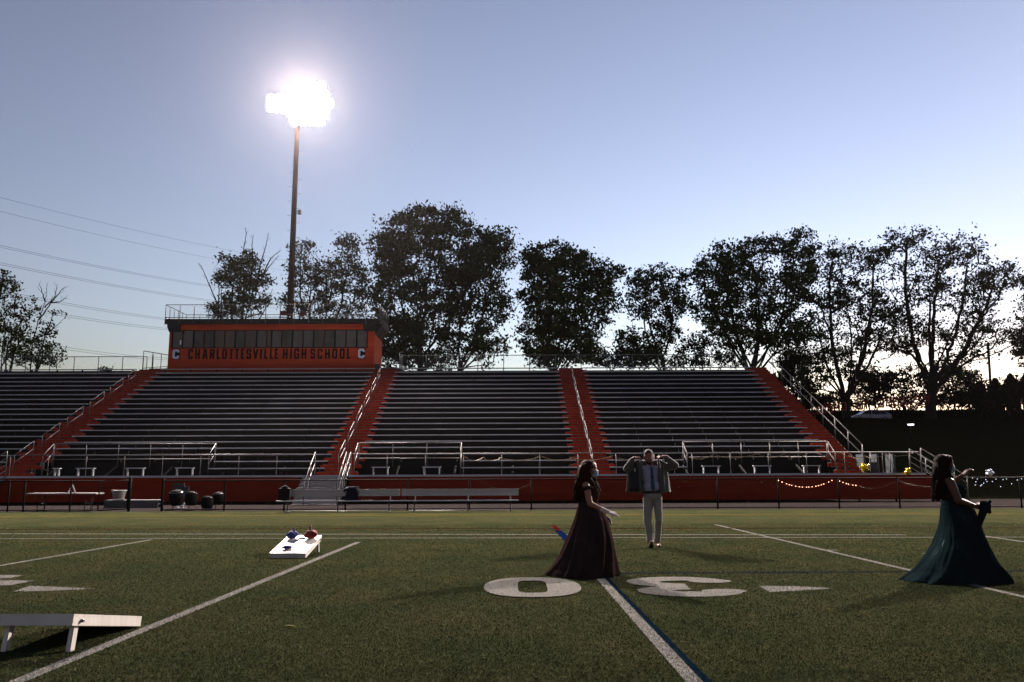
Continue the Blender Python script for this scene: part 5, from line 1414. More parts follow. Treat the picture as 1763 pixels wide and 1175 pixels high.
# columnar conifers
def conifer(px_, ptop, pbot, wpx, Yt, seed, label):
    rg = np.random.default_rng(seed); a = P(px_, pbot, Yt); t = P(px_, ptop, Yt); hgt = t.z - a.z; r_ = wpx / 2 * Yt / FPX
    o = empty('columnar_conifer', (a.x, Yt, a.z - 1.0), label, 'conifer', 'columnar conifers at the right')
    MB().tube([(0, 0, 0), (0, 0, 1 + hgt * 0.9)], 0.08, r2=0.02).build('trunk', M['bark'], o)
    n = 5200; u = rg.random(n); an = rg.random(n) * 6.28
    rr = r_ * np.minimum(1, 2.6 * (1 - u) ** 0.7) * (0.72 + 0.3 * rg.random(n)) * (1 + 0.10 * np.sin(an * 5 + u * 20))
    Pp = np.stack([rr * np.cos(an), rr * np.sin(an), 0.6 + u * (hgt + 0.4)], -1)
    d = np.stack([np.cos(an) * 0.4, np.sin(an) * 0.4, np.ones(n)], -1) + rg.normal(0, 0.25, (n, 3)); d /= np.linalg.norm(d, axis=1, keepdims=True)
    s_ = 0.17 * (0.6 + rg.random((n, 1))); sd_ = np.cross(d, rg.normal(0, 1, (n, 3))); sd_ /= np.linalg.norm(sd_, axis=1, keepdims=True)
    V = np.stack([Pp - sd_ * s_ * 0.5, Pp + sd_ * s_ * 0.5, Pp + d * s_ * 1.6], 1)
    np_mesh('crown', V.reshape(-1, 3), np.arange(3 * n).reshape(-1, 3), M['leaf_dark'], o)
conifer(1691, 660, 715, 17, 98, 1, 'narrow columnar conifer, leftmost of the row at the right')
conifer(1719, 655, 715, 18, 97, 2, 'columnar conifer in the middle of the right row')
conifer(1746, 648, 715, 21, 96, 3, 'widest columnar conifer near the right edge')
conifer(1776, 644, 715, 20, 96, 4, 'columnar conifer at the very right edge')
# utility poles
for (pt, pb_, Yt, r_, lb) in (((1701, 590), (1707, 700), 108, 0.16, 'leaning dark utility pole among the bushes at the right'), ((1347, 583), (1349, 700), 78, 0.05, 'thin dark pole behind the top of the end stairs')):
    a = P(*pt, Yt); c = P(*pb_, Yt); b = MB(); b.tube([(0, 0, -1), tuple(a - c)], r_); b.tube([tuple(a - c + Vector((-0.5, 0, -0.4))), tuple(a - c + Vector((0.5, 0, -0.4)))], 0.05)
    o = b.build('utility_pole', M['bark']); o.location = c; tag(o, lb, 'pole')

# ================================================================== PEOPLE
def fingers(b, wrist, fwd, nrm, L_=0.185, curl=(0.25, 0.3, 0.35, 0.4), thumb=0.5, side=1, r_=0.0085, spread=0.12):
    """palm + five bent fingers. fwd: wrist->knuckles, nrm: back of the hand, side: +1 thumb on fwd x nrm side"""
    fwd = Vector(fwd).normalized(); nrm = Vector(nrm); nrm = (nrm - fwd * nrm.dot(fwd)).normalized(); lat = fwd.cross(nrm).normalized() * side
    wv = Vector(wrist); pl = L_ * 0.5
    for q in (-0.30, -0.1, 0.1, 0.30):
        b.cap(wv + lat * q * L_ * 0.30, wv + fwd * pl + lat * q * L_ * 0.62, L_ * 0.085, L_ * 0.068, n=10)
    lens = (0.42, 0.47, 0.44, 0.34)
    for i, q in enumerate((0.33, 0.11, -0.11, -0.32)):
        p = wv + fwd * pl * (1.0 - 0.05 * abs(q)) + lat * q * L_ * 0.62
        d = (fwd + lat * q * spread * 2).normalized(); a = curl[i]
        seg = [0.45, 0.32, 0.23]; rr = [r_ * 1.08, r_, r_ * 0.92, r_ * 0.8]
        for k in range(3):
            ax = d * math.cos(a * (k + 0.6)) - nrm * math.sin(a * (k + 0.6)); q2 = p + ax.normalized() * lens[i] * L_ * seg[k]
            b.cap(p, q2, rr[k], rr[k + 1], n=10); p = q2
    p = wv + fwd * pl * 0.25 + lat * L_ * 0.17
    d1 = (fwd * math.cos(thumb) + lat * math.sin(thumb) - nrm * 0.25).normalized(); q2 = p + d1 * L_ * 0.24; b.cap(p, q2, r_ * 1.5, r_ * 1.15, n=10)
    d2 = (d1 + fwd * 0.5).normalized(); b.cap(q2, q2 + d2 * L_ * 0.17, r_ * 1.15, r_ * 0.9, n=10)
def head(b, c, fwd, s=1.0, chin=True):
    """skull, face, nose, ears; c: centre of the skull, fwd: looking direction (horizontal tilt allowed)"""
    f = Vector(fwd).normalized(); l = Vector((0, 0, 1)).cross(f).normalized(); u = f.cross(l).normalized(); c = Vector(c)
    Mx = Matrix((f, l, u)).transposed().to_4x4()
    pt = lambda x, y, z: c + (f * x + l * y + u * z) * s
    b.ell(pt(-0.010, 0, 0.025), (0.098 * s, 0.078 * s, 0.100 * s), Mx)
    b.ell(pt(0.012, 0, -0.035), (0.076 * s, 0.064 * s, 0.085 * s), Mx)
    b.ell(pt(0.052, 0, -0.098), (0.026 * s, 0.032 * s, 0.024 * s), Mx)      # chin
    b.cap(pt(0.082, 0, 0.0), pt(0.100, 0, -0.034), 0.009 * s, 0.014 * s, n=10)   # nose
    b.ell(pt(0.070, 0, 0.022), (0.020 * s, 0.056 * s, 0.012 * s), Mx)       # brow
    b.ell(pt(0.082, 0, -0.066), (0.010 * s, 0.024 * s, 0.007 * s), Mx); b.ell(pt(0.079, 0, -0.078), (0.010 * s, 0.021 * s, 0.007 * s), Mx)
    for sy in (-1, 1):
        b.ell(pt(0.055, sy * 0.042, -0.022), (0.026 * s, 0.020 * s, 0.022 * s), Mx)   # cheeks
        b.ell(pt(-0.008, sy * 0.080, -0.012), (0.018 * s, 0.009 * s, 0.030 * s), Mx)  # ears
    return pt, Mx
def eyes(pt, Mx, parent, s=1.0):
    for sy in (-1, 1):
        b = MB(); b.ell(pt(0.074, sy * 0.031, -0.003), (0.010 * s, 0.013 * s, 0.007 * s), Mx, nu=12, nv=8); e = b.build('eye', M['paper'], parent)
        b = MB(); b.ell(pt(0.081, sy * 0.031, -0.003), (0.004 * s, 0.006 * s, 0.006 * s), Mx, nu=10, nv=6); b.build('iris', M['leather'], e)
def locks(b, roots, ends, n, rg, r0=0.010, wav=0.02, bulge=(0, 0, 0)):
    """many wavy hair strands between a root curve and an end curve (lists of points)"""
    def samp(C_, t):
        t = t * (len(C_) - 1); i = min(int(t), len(C_) - 2); return Vector(C_[i]).lerp(Vector(C_[i + 1]), t - i)
    for k in range(n):
        t = rg.random(); a = samp(roots, t); e = samp(ends, min(1, max(0, t + rg.normal(0, 0.08)))) + Vector(rg.normal(0, 0.018, 3))
        ph = rg.random(3) * 6.28; pts = []; rs = []
        for q in range(11):
            u = q / 10
            p = a.lerp(e, u) + Vector(bulge) * 4 * u * (1 - u) + Vector((math.sin(u * 9 + ph[0]), math.sin(u * 8 + ph[1]), 0)) * wav * u
            pts.append(p); rs.append(r0 * (1 - 0.75 * u ** 2) * (0.7 + 0.5 * math.sin(q * 0.9 + ph[2]) ** 2))
        b.tube(pts, rs, n=6)
def skirt(rings, nf, seed, folds=0.06, nu=160, nsub=7, back=0.0):
    """rings: (z, xmin, xmax, ry). Closed solid loft with folds that grow towards the hem"""
    rg = np.random.default_rng(seed); rings = sorted(rings, key=lambda r_: -r_[0])
    zs = [r_[0] for r_ in rings]; out = []
    lv = []
    for i in range(len(rings) - 1):
        for k in range(nsub):
            t = k / nsub; a, b_ = rings[i], rings[i + 1]; lv.append(tuple(a[j] + (b_[j] - a[j]) * t for j in range(4)))
    lv.append(rings[-1])
    A_ = np.array(lv); ker = np.array([1, 2, 3, 2, 1]) / 9
    for j in (1, 2, 3): A_[2:-2, j] = np.convolve(A_[:, j], ker, 'valid')
    ph = rg.random(nf) * 2 * np.pi; am = 0.5 + rg.random(nf); wdt = 0.07 + 0.08 * rg.random(nf)
    an = np.arange(nu) / nu * 2 * np.pi; V = []
    ztop, zbot = zs[0], zs[-1]
    for (z, x0, x1, ry) in A_:
        t = (ztop - z) / (ztop - zbot); cx, rx = (x0 + x1) / 2, (x1 - x0) / 2
        prof = np.zeros(nu)
        for k in range(nf):
            d = (an - ph[k] - 0.25 * math.sin(3 * t + k) * t + np.pi) % (2 * np.pi) - np.pi
            prof += am[k] * np.exp(-(d / wdt[k]) ** 2)
        prof = (prof - prof.mean()) * folds * (0.12 + t ** 1.2) + 0.004 * np.sin(an * 37 + z * 40)
        r_ = 1 + prof * (0.35 + 0.65 * np.abs(np.sin(an)))
        V.append(np.stack([cx + rx * r_ * np.cos(an), ry * r_ * np.sin(an), np.full(nu, z) + 0.010 * t * np.sin(an * 5 + ph[0])], -1))
    V = np.array(V); return V
def loft(b, V, cap=True):
    nr, nu = V.shape[:2]; vs = [tuple(p) for p in V.reshape(-1, 3)]; fs = []
    for i in range(nr - 1):
        for j in range(nu):
            j2 = (j + 1) % nu; fs.append((i * nu + j, (i + 1) * nu + j, (i + 1) * nu + j2, i * nu + j2))
    b.add(vs, fs, True)
    if cap:
        b.f.append(tuple(len(b.v) - len(vs) + j for j in range(nu))); b.sm.append(False)
        b.f.append(tuple(len(b.v) - nu + j for j in reversed(range(nu)))); b.sm.append(False)
    return b

# ---------- woman in the plum gown (walks to the right)
g1 = G(1010, 990.5)
w1 = empty('person', (g1.x, g1.y, 0), 'woman in a plum off-shoulder gown with white lace gloves and a blue mask, walking right', 'person')
b = MB()
HC = (0.085, 0.0, 1.465)
pt, Mx = head(b, HC, (1, -0.05, -0.03), 0.98)
b.cap((0.045, 0, 1.40), (0.022, 0, 1.26), 0.052, 0.058)
b.cap((0.0, -0.135, 1.235), (0.0, 0.135, 1.235), 0.058, 0.058); b.ell((0.03, 0, 1.14), (0.115, 0.155, 0.16)); b.ell((0.04, 0, 1.00), (0.11, 0.125, 0.13)); b.ell((0.03, 0, 0.86), (0.13, 0.165, 0.15))
b.cap((0.005, -0.165, 1.22), (0.045, -0.225, 0.985), 0.052, 0.040); b.cap((0.045, -0.225, 0.985), (0.275, -0.215, 0.880), 0.040, 0.026)
b.cap((0.02, 0.165, 1.22), (0.085, 0.20, 0.985), 0.050, 0.039); b.cap((0.085, 0.20, 0.985), (0.255, 0.10, 0.815), 0.038, 0.026)
for sy in (-1, 1): b.cap((0.03, sy * 0.08, 0.85), (0.04 + 0.08 * sy, sy * 0.09, 0.46), 0.085, 0.055); b.cap((0.04 + 0.08 * sy, sy * 0.09, 0.46), (0.02 + 0.12 * sy, sy * 0.08, 0.07), 0.055, 0.035); b.cap((0.02 + 0.12 * sy, sy * 0.08, 0.05), (0.14 + 0.12 * sy, sy * 0.08, 0.03), 0.036, 0.026)
remeshed(b, 'body', M['skin'], w1, 0.0065, 5)
eyes(pt, Mx, w1, 0.98)
b = MB(); fingers(b, (0.29, -0.213, 0.874), (0.93, 0.05, -0.22), (0.25, -0.45, 0.85), L_=0.178, curl=(0.12, 0.22, 0.32, 0.42), thumb=0.55, side=1, r_=0.0095)
b.cap((0.20, -0.218, 0.914), (0.295, -0.213, 0.873), 0.034, 0.029); b.ell((0.205, -0.218, 0.912), (0.012, 0.037, 0.037)); remeshed(b, 'lace_glove', M['lace'], w1, 0.004, 3)
b = MB(); fingers(b, (0.265, 0.095, 0.805), (0.78, -0.25, -0.52), (0.4, 0.5, 0.75), L_=0.172, curl=(0.3, 0.34, 0.4, 0.45), thumb=0.5, side=-1, r_=0.0095)
b.cap((0.21, 0.13, 0.855), (0.268, 0.093, 0.80), 0.031, 0.028); remeshed(b, 'lace_glove', M['lace'], w1, 0.004, 3)
V = skirt([(1.205, -0.095, 0.135, 0.185), (1.14, -0.10, 0.205, 0.170), (1.09, -0.10, 0.205, 0.155), (1.015, -0.085, 0.175, 0.130), (0.99, -0.092, 0.185, 0.138), (0.87, -0.13, 0.265, 0.22), (0.75, -0.165, 0.315, 0.29), (0.50, -0.265, 0.372, 0.38), (0.256, -0.375, 0.412, 0.43), (0.10, -0.48, 0.432, 0.46), (0.03, -0.555, 0.446, 0.47), (0.006, -0.57, 0.446, 0.47)], 26, 5, folds=0.085)
b = MB(); loft(b, V); b.build('gown', M['dress_plum'], w1)
b = MB()
for sy in (-1, 1):
    ring = []
    for k in range(25):
        a = 2 * math.pi * k / 24; ring.append((0.012 + 0.068 * math.cos(a), sy * 0.175 + 0.058 * math.sin(a) , 1.185 + 0.012 * math.cos(a) - 0.02 * sy * math.sin(a) * sy))
    b.tube(ring, 0.024, n=8)
bd = [(-0.085, -0.13, 1.195), (-0.10, 0, 1.19), (-0.085, 0.13, 1.195)]; b.tube(bd, 0.022)
b.tube([(0.07, -0.16, 1.19), (0.15, -0.08, 1.17), (0.17, 0, 1.165), (0.15, 0.08, 1.17), (0.07, 0.16, 1.19)], 0.022)
remeshed(b, 'sleeve_band', M['dress_plum'], w1, 0.007, 3)
b = MB(); b.tube([(-0.083 + 0.0, 0, 1.018)] + [(0.045 + 0.135 * math.cos(math.pi - 2 * math.pi * k / 24), 0.134 * math.sin(math.pi - 2 * math.pi * k / 24), 1.018) for k in range(25)], 0.010, n=6); b.build('waist_band', M['dress_plum'], w1)
rg = np.random.default_rng(3)
b = MB(); b.ell((0.045, 0.0, 1.505), (0.112, 0.098, 0.092)); b.ell((0.020, 0, 1.43), (0.095, 0.100, 0.115)); b.cap((0.0, 0, 1.42), (-0.035, 0, 1.20), 0.085, 0.075); b.cap((-0.035, 0, 1.20), (-0.105, 0, 1.06), 0.075, 0.038)
b.cap((0.030, -0.080, 1.46), (0.050, -0.105, 1.31), 0.034, 0.036); b.cap((0.050, -0.105, 1.31), (0.135, -0.105, 1.17), 0.036, 0.024); b.cap((0.075, 0.085, 1.44), (0.14, 0.10, 1.16), 0.036, 0.026)
h = remeshed(b, 'hair', M['hair_brown'], w1, 0.007, 5)
b = MB()
locks(b, [(0.06, -0.085, 1.53), (0.02, -0.10, 1.54), (-0.04, -0.06, 1.53), (-0.07, 0.0, 1.50), (-0.03, 0.08, 1.5)], [(0.03, -0.13, 1.14), (-0.05, -0.12, 1.08), (-0.10, -0.07, 1.05), (-0.15, 0.0, 1.03), (-0.10, 0.08, 1.05)], 120, rg, 0.011, 0.020, (-0.02, -0.02, 0))
locks(b, [(0.03, -0.09, 1.50), (0.055, -0.085, 1.50)], [(0.10, -0.13, 1.14), (0.18, -0.10, 1.16)], 34, rg, 0.010, 0.018, (-0.045, -0.02, 0))
locks(b, [(0.10, 0.085, 1.48), (0.11, 0.07, 1.50)], [(0.16, 0.10, 1.12), (0.21, 0.08, 1.14)], 22, rg, 0.010, 0.018)
locks(b, [(0.13, -0.02, 1.575), (0.12, -0.05, 1.565)], [(-0.06, -0.09, 1.40), (0.04, -0.115, 1.36)], 40, rg, 0.010, 0.006, (0.0, -0.035, 0.05))
b.build('hair_locks', M['hair_brown'], h)
def mask(pt, Mx, parent, s):
    b = MB(); g_ = []
    for i in range(9):
        row = []
        for j in range(11):
            u = (j - 5) / 5; v_ = i / 8
            row.append(pt(0.108 - 0.062 * abs(u) ** 1.8 - 0.030 * (v_ - 0.35) ** 2 * 2.2 + 0.0035 * math.sin(v_ * 19), u * (0.066 - 0.008 * abs(v_ - .4)), -0.018 - v_ * 0.098))
        g_.append(row)
    b.slab(g_, 0.005); m_ = b.build('face_mask', M['mask'], parent)
    for sy in (-1, 1):
        b = MB(); b.tube([pt(0.05, sy * 0.066, -0.03), pt(0.01, sy * 0.086, 0.005), pt(-0.02, sy * 0.090, -0.02), pt(0.0, sy * 0.086, -0.05), pt(0.045, sy * 0.066, -0.10)], 0.0016 * s + 0.0008, n=5); b.build('ear_loop', M['paper'], m_)
mask(pt, Mx, w1, 0.98)

# ---------- woman in the teal gown (right edge)
g2 = G(1640, 1001)
w2 = empty('person', (g2.x, g2.y, 0), 'woman in a long teal gown and blue mask, one arm stretched forward', 'person')
b = MB(); HC = (0.045, 0.0, 1.505)
pt, Mx = head(b, HC, (1, -0.02, -0.02), 1.0)
b.cap((0.02, 0, 1.43), (0.0, 0, 1.31), 0.052, 0.06); b.cap((-0.01, -0.14, 1.285), (0.03, 0.14, 1.285), 0.056, 0.056)
b.ell((0.04, 0, 1.18), (0.125, 0.155, 0.16)); b.ell((0.085, 0, 1.03), (0.105, 0.12, 0.13)); b.ell((0.12, 0, 0.86), (0.12, 0.14, 0.12))
b.cap((-0.005, -0.175, 1.265), (0.045, -0.235, 1.035), 0.056, 0.046); b.cap((0.045, -0.235, 1.035), (0.262, -0.215, 0.965), 0.044, 0.028)
b.cap((0.04, 0.165, 1.28), (0.225, 0.22, 1.262), 0.050, 0.040); b.cap((0.225, 0.22, 1.262), (0.345, 0.19, 1.352), 0.038, 0.026)
for sy in (-1, 1): b.cap((0.08, sy * 0.08, 0.88), (0.10 + 0.08 * sy, sy * 0.09, 0.47), 0.09, 0.058); b.cap((0.10 + 0.08 * sy, sy * 0.09, 0.47), (0.08 + 0.16 * sy, sy * 0.08, 0.07), 0.056, 0.036); b.cap((0.08 + 0.16 * sy, sy * 0.08, 0.05), (0.20 + 0.16 * sy, sy * 0.08, 0.03), 0.036, 0.026)
fingers(b, (0.265, -0.215, 0.963), (0.92, 0.1, -0.12), (0.0, -0.9, 0.4), L_=0.18, curl=(0.55, 0.6, 0.65, 0.7), thumb=0.6, side=-1, r_=0.0095)
fingers(b, (0.348, 0.19, 1.356), (0.35, -0.1, 0.35), (-0.5, -0.1, 0.8), L_=0.18, curl=(0.45, 0.5, 0.55, 0.6), thumb=0.6, side=1, r_=0.0095)
remeshed(b, 'body', M['skin_dark'], w2, 0.0055, 4)
eyes(pt, Mx, w2); mask(pt, Mx, w2, 1.0)
V = skirt([(1.255, -0.015, 0.165, 0.155), (1.21, -0.05, 0.245, 0.165), (1.15, -0.065, 0.262, 0.160), (1.07, -0.045, 0.235, 0.145), (1.03, -0.035, 0.225, 0.142), (0.93, -0.055, 0.335, 0.21), (0.80, -0.060, 0.372, 0.26), (0.678, -0.075, 0.390, 0.30), (0.46, -0.155, 0.452, 0.37), (0.276, -0.306, 0.535, 0.41), (0.13, -0.46, 0.650, 0.44), (0.04, -0.60, 0.715, 0.46), (0.006, -0.645, 0.722, 0.46)], 22, 8, folds=0.085)
b = MB(); loft(b, V); b.build('gown', M['dress_teal'], w2)
b = MB()
for sy in (-1, 1): b.tube([(0.13, sy * 0.10, 1.23), (0.055, sy * 0.115, 1.335), (-0.045, sy * 0.10, 1.26), (-0.04, sy * 0.09, 1.18)], 0.0085, n=6)
b.build('shoulder_strap', M['dress_teal'], w2)
b = MB(); rr = np.random.default_rng(9)
b.ell((0.375, -0.24, 0.955), (0.072, 0.06, 0.078), nu=24, nv=16)
for k in range(9):
    a = k * 0.7; b.cap((0.33 + 0.09 * rr.random(), -0.22 - 0.06 * rr.random(), 0.89 + 0.12 * rr.random()), (0.36 + 0.08 * rr.random(), -0.22 - 0.07 * rr.random(), 0.90 + 0.13 * rr.random()), 0.026, 0.018)
b.cap((0.36, -0.22, 0.90), (0.28, -0.18, 0.66), 0.05, 0.03)
remeshed(b, 'gathered_fabric', M['dress_teal'], w2, 0.007, 3)
rg = np.random.default_rng(6)
b = MB(); b.ell((0.002, 0.0, 1.542), (0.114, 0.102, 0.094)); b.ell((-0.03, 0, 1.46), (0.095, 0.104, 0.125)); b.cap((-0.03, 0.0, 1.42), (-0.055, 0.0, 1.25), 0.085, 0.062); b.cap((-0.055, 0.0, 1.25), (-0.105, 0.0, 1.06), 0.062, 0.038)
b.cap((-0.01, -0.085, 1.48), (0.01, -0.11, 1.28), 0.036, 0.034)
h = remeshed(b, 'hair', M['hair_black'], w2, 0.007, 5)
b = MB()
locks(b, [(0.02, -0.09, 1.56), (-0.02, -0.10, 1.56), (-0.08, -0.05, 1.55), (-0.10, 0.02, 1.52), (-0.06, 0.08, 1.5)], [(-0.04, -0.13, 1.12), (-0.08, -0.11, 1.06), (-0.13, -0.06, 1.04), (-0.16, 0.02, 1.03), (-0.11, 0.08, 1.05)], 110, rg, 0.011, 0.014, (-0.02, -0.01, 0))
locks(b, [(-0.01, -0.095, 1.52), (0.02, -0.09, 1.52)], [(0.03, -0.17, 1.10), (0.08, -0.15, 1.14)], 30, rg, 0.010, 0.012, (-0.03, -0.02, 0))
locks(b, [(0.10, 0.0, 1.61), (0.09, -0.05, 1.60)], [(-0.09, -0.08, 1.45), (0.0, -0.115, 1.40)], 40, rg, 0.010, 0.005, (0.0, -0.035, 0.05))
b.build('hair_locks', M['hair_black'], h)

# ---------- man pulling on his jacket (walks towards the camera)
g3 = G(1124.5, 943)
mn = empty('person', (g3.x, g3.y, 0), 'man in open grey jacket, pale shirt and blue tie, both hands at his collar', 'person')
b = MB(); HC = (-0.045, -0.06, 1.725)
pt, Mx = head(b, HC, (0.02, -1, -0.42), 1.03)
b.cap((-0.03, 0.0, 1.66), (-0.015, 0.03, 1.53), 0.062, 0.068)
b.cap((-0.19, 0.02, 1.485), (0.17, 0.02, 1.485), 0.075, 0.075); b.ell((-0.01, 0.01, 1.34), (0.185, 0.125, 0.2)); b.ell((0.01, 0.01, 1.14), (0.165, 0.12, 0.17))
b.cap((-0.20, 0.02, 1.49), (-0.455, -0.06, 1.50), 0.058, 0.045); b.cap((-0.455, -0.06, 1.50), (-0.335, -0.13, 1.70), 0.045, 0.032)
b.cap((0.18, 0.02, 1.49), (0.455, -0.05, 1.555), 0.058, 0.045); b.cap((0.455, -0.05, 1.555), (0.245, -0.13, 1.725), 0.045, 0.032)
fingers(b, (-0.335, -0.135, 1.702), (0.95, 0.0, 0.03), (0.1, -0.45, 0.9), L_=0.185, curl=(0.75, 0.8, 0.85, 0.9), thumb=0.35, side=-1, r_=0.0105)
fingers(b, (0.245, -0.135, 1.727), (-0.95, 0.0, -0.03), (-0.1, -0.45, 0.9), L_=0.185, curl=(0.75, 0.8, 0.85, 0.9), thumb=0.35, side=1, r_=0.0105)
remeshed(b, 'body', M['skin_man'], mn, 0.0055, 3)
eyes(pt, Mx, mn, 1.03)
b = MB(); b.ell(pt(-0.026, 0, 0.062), (0.100, 0.084, 0.074), Mx); b.ell(pt(-0.045, 0, 0.01), (0.078, 0.083, 0.075), Mx); remeshed(b, 'hair', M['hair_man'], mn, 0.006, 4)
b = MB(); b.ell(pt(0.052, 0, -0.105), (0.036, 0.045, 0.030), Mx)
for sy in (-1, 1): b.cap(pt(0.045, sy * 0.045, -0.095), pt(0.0, sy * 0.074, -0.03), 0.018, 0.009)
b.cap(pt(0.086, -0.024, -0.054), pt(0.086, 0.024, -0.054), 0.007, 0.007); remeshed(b, 'beard', M['hair_man'], mn, 0.005, 3)
# shirt
b = MB(); b.ell((-0.01, 0.0, 1.36), (0.198, 0.142, 0.20)); b.cap((-0.15, 0.01, 1.475), (0.13, 0.01, 1.475), 0.085, 0.085); b.ell((0.01, -0.005, 1.16), (0.18, 0.138, 0.17)); b.cap((-0.005, 0, 1.3), (0.015, 0, 1.12), 0.14, 0.135); b.ell((0.022, 0, 1.06), (0.172, 0.13, 0.05))
sh = remeshed(b, 'shirt', M['shirt'], mn, 0.008, 6)
b = MB()
for sx in (-1, 1):
    b.prism([(sx * 0.004, 0.0), (sx * 0.075, 0.025), (sx * 0.060, -0.055)], lambda x, z: Vector((x - 0.02, -0.118, 1.545 + z)), lambda x, z: Vector((x - 0.02, -0.128, 1.545 + z)))
b.build('collar', M['shirt'], sh)
for k in range(5):
    b = MB(); b.tube([(-0.055, -0.141 + 0.002 * k, 1.44 - k * 0.085), (-0.055, -0.150 + 0.002 * k, 1.44 - k * 0.085)], 0.006, n=8); b.build('button', M['paper'], sh)
b = MB(); g_ = []
for i in range(12):
    t = i / 11; z = 1.50 - 0.42 * t; hw = 0.020 + 0.022 * t if i < 11 else 0.005
    yv = -0.150 - 0.006 * math.sin(t * 3.1) + 0.012 * t
    g_.append([Vector((-0.012 + 0.022 * t - hw, yv, z)), Vector((-0.012 + 0.022 * t, yv - 0.006, z)), Vector((-0.012 + 0.022 * t + hw, yv, z))])
b.slab(g_, 0.008); tie = b.build('tie', M['tie'], mn)
b = MB(); b.ell((-0.015, -0.145, 1.515), (0.024, 0.018, 0.022), nu=12, nv=8); b.build('tie_knot', M['tie'], tie)
b = MB(); b.box(-0.030, 0.020, -0.166, -0.152, 1.325, 1.355); b.build('tie_clip', M['leather'], tie)
# jacket: sleeves, back and two hanging front panels
b = MB()
b.cap((-0.21, 0.03, 1.50), (-0.465, -0.05, 1.500), 0.088, 0.075); b.cap((-0.465, -0.05, 1.500), (-0.372, -0.115, 1.655), 0.078, 0.055)
b.cap((0.19, 0.03, 1.50), (0.462, -0.04, 1.555), 0.088, 0.075); b.cap((0.462, -0.04, 1.555), (0.285, -0.115, 1.700), 0.078, 0.055)
b.cap((-0.24, 0.05, 1.60), (0.20, 0.05, 1.62), 0.05, 0.05)
def panel(top, bot, n=12, m_=9, bow=0.03, th=0.022):
    g_ = []
    for i in range(n):
        t = i / (n - 1); row = []
        for j in range(m_):
            u = j / (m_ - 1)
            a = Vector(top[0]).lerp(Vector(top[1]), u); c = Vector(bot[0]).lerp(Vector(bot[1]), u)
            p = a.lerp(c, t); p.y -= bow * math.sin(math.pi * u) * (0.4 + t) - 0.012 * math.sin(u * 11 + t * 2) * t
            row.append(p)
        g_.append(row)
    b.slab(g_, th)
panel([(-0.40, -0.02, 1.62), (-0.215, -0.13, 1.68)], [(-0.485, 0.02, 1.055), (-0.19, -0.11, 1.03)])
panel([(0.12, -0.13, 1.69), (0.30, -0.02, 1.60)], [(0.155, -0.13, 1.035), (0.375, 0.02, 1.04)])
panel([(-0.30, 0.10, 1.60), (0.26, 0.10, 1.60)], [(-0.46, 0.13, 1.06), (0.36, 0.13, 1.05)], bow=-0.05)
panel([(-0.45, -0.02, 1.50), (-0.34, 0.12, 1.52)], [(-0.485, 0.01, 1.06), (-0.42, 0.14, 1.06)]); panel([(0.30, -0.01, 1.52), (0.26, 0.12, 1.52)], [(0.37, 0.02, 1.05), (0.33, 0.14, 1.06)])
jk = remeshed(b, 'jacket', M['jacket'], mn, 0.008, 5)
b = MB(); g_ = []
for i in range(8):
    t = i / 7; g_.append([Vector((-0.385 - 0.07 * t + u * (0.15 + 0.09 * t), -0.102 + 0.05 * (1 - u) - 0.03 * math.sin(math.pi * u) * (0.4 + t) - 0.012, 1.60 - 0.53 * t)) for u in (0, .25, .5, .75, 1)])
b.slab(g_, 0.006); b.build('lining', M['lining'], jk)
b = MB(); b.box(-0.335, -0.322, -0.125, -0.110, 1.44, 1.50); b.build('inner_label', M['paper'], jk)
b = MB(); b.tube([(-0.215, -0.15, 1.66), (-0.205, -0.15, 1.45), (-0.20, -0.145, 1.25)], [0.022, 0.028, 0.006], n=8); b.tube([(0.125, -0.15, 1.67), (0.14, -0.155, 1.45), (0.15, -0.15, 1.25)], [0.022, 0.028, 0.006], n=8); b.build('lapel', M['jacket'], jk)
# trousers, belt, shoes
b = MB(); b.ell((0.022, 0.0, 0.97), (0.178, 0.135, 0.12)); b.cap((-0.07, 0.0, 0.93), (-0.105, -0.075, 0.52), 0.102, 0.074); b.cap((-0.105, -0.075, 0.52), (-0.075, -0.16, 0.13), 0.074, 0.060)
b.cap((0.105, 0.01, 0.93), (0.118, -0.02, 0.52), 0.100, 0.072); b.cap((0.118, -0.02, 0.52), (0.108, 0.13, 0.115), 0.072, 0.058)
rr = np.random.default_rng(2)
for (cx, cy, z, sx) in ((-0.105, -0.08, 0.50, .076), (-0.08, -0.15, 0.16, .064), (-0.083, -0.14, 0.20, .062), (0.118, -0.02, 0.50, .074), (0.108, 0.12, 0.16, .062), (0.11, 0.10, 0.21, .060)):
    b.ell((cx, cy, z), (sx, sx, 0.014))
remeshed(b, 'trousers', M['trousers'], mn, 0.0075, 3)
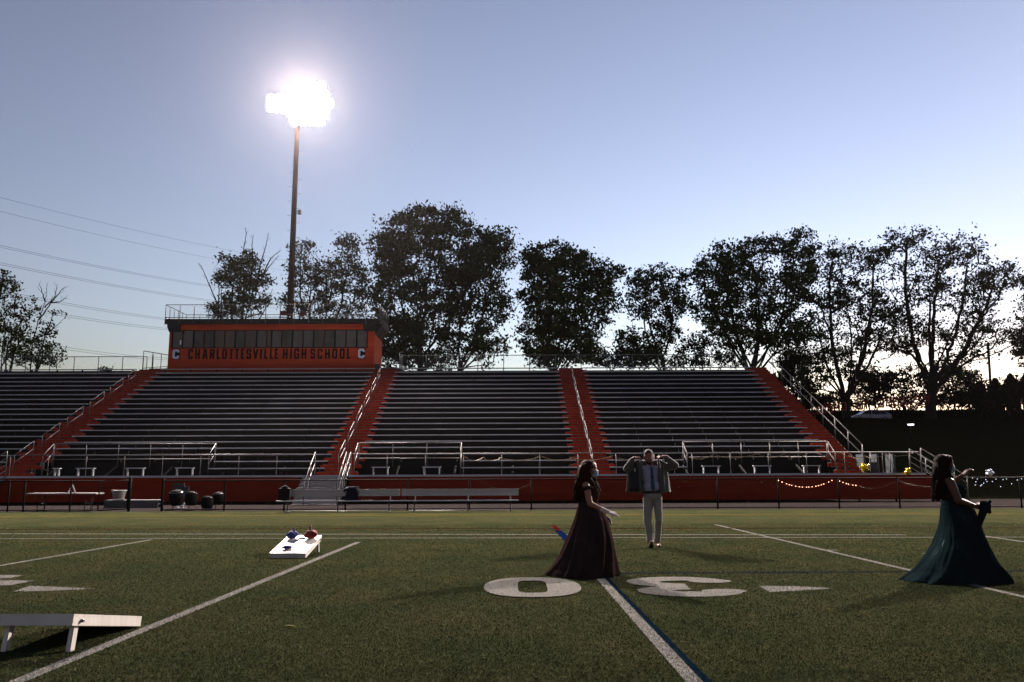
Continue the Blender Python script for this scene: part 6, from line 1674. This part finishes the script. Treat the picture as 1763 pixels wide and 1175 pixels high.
b = MB(); ring = [(0.022 + 0.176 * math.cos(2 * math.pi * k / 32), 0.136 * math.sin(2 * math.pi * k / 32), 1.055 + 0.012 * math.cos(2 * math.pi * k / 32)) for k in range(33)]; b.tube(ring, 0.019, n=8); be = b.build('belt', M['leather'], mn)
b = MB(); b.box(0.0, 0.045, -0.165, -0.15, 1.035, 1.075); b.build('buckle', M['chrome'], be)
for (ax, ay, az, tilt, dx) in ((-0.075, -0.17, 0.075, 0.42, -0.015), (0.112, 0.16, 0.075, -0.12, 0.03)):
    b = MB(); fw = Vector((dx, -math.cos(tilt), math.sin(tilt))).normalized()
    a = Vector((ax, ay, az)) ; heel = a - fw * 0.06 + Vector((0, 0, -0.028)); toe = heel + fw * 0.25
    b.cap(heel, heel + fw * 0.1, 0.042, 0.045); b.cap(heel + fw * 0.1, toe, 0.046, 0.034); b.cap(a + Vector((0, 0.02, 0.03)), heel + fw * 0.06, 0.045, 0.045)
    s_ = remeshed(b, 'shoe', M['shoe'], mn, 0.006, 3)
    b = MB(); nrm = Vector((0, 1, 0)).cross(fw); dn = Vector((0, -math.sin(tilt), -math.cos(tilt))) * 0.040
    pts = []; 
    for k in range(20):
        q = 2 * math.pi * k / 20; pts.append((math.cos(q), math.sin(q)))
    cen = heel.lerp(toe, 0.5)
    b.prism(pts, lambda u, v_: cen + fw * u * 0.155 + Vector((1, 0, 0)) * v_ * 0.044 + dn, lambda u, v_: cen + fw * u * 0.155 + Vector((1, 0, 0)) * v_ * 0.044 + dn * 0.6)
    b.build('sole', M['leather'], s_)

# ================================================================== THIN HAZE VOLUME ADDED TO GIVE THE FLOODLIGHT ITS GLOW
hm = bpy.data.materials.new('lamp_glow_haze'); hm.use_nodes = True
hn = hm.node_tree.nodes; hn.clear()
ho = hn.new('ShaderNodeOutputMaterial'); hv = hn.new('ShaderNodeVolumePrincipled')
hv.inputs['Color'].default_value = (1, 0.91, 0.90, 1); hv.inputs['Density'].default_value = 0.00003; hv.inputs['Anisotropy'].default_value = 0.88
hm.node_tree.links.new(hv.outputs[0], ho.inputs['Volume'])
b = MB(); b.box(-950, 950, -250, 1450, -3, 60)
tag(b.build('glow_haze', hm), kind='stuff')
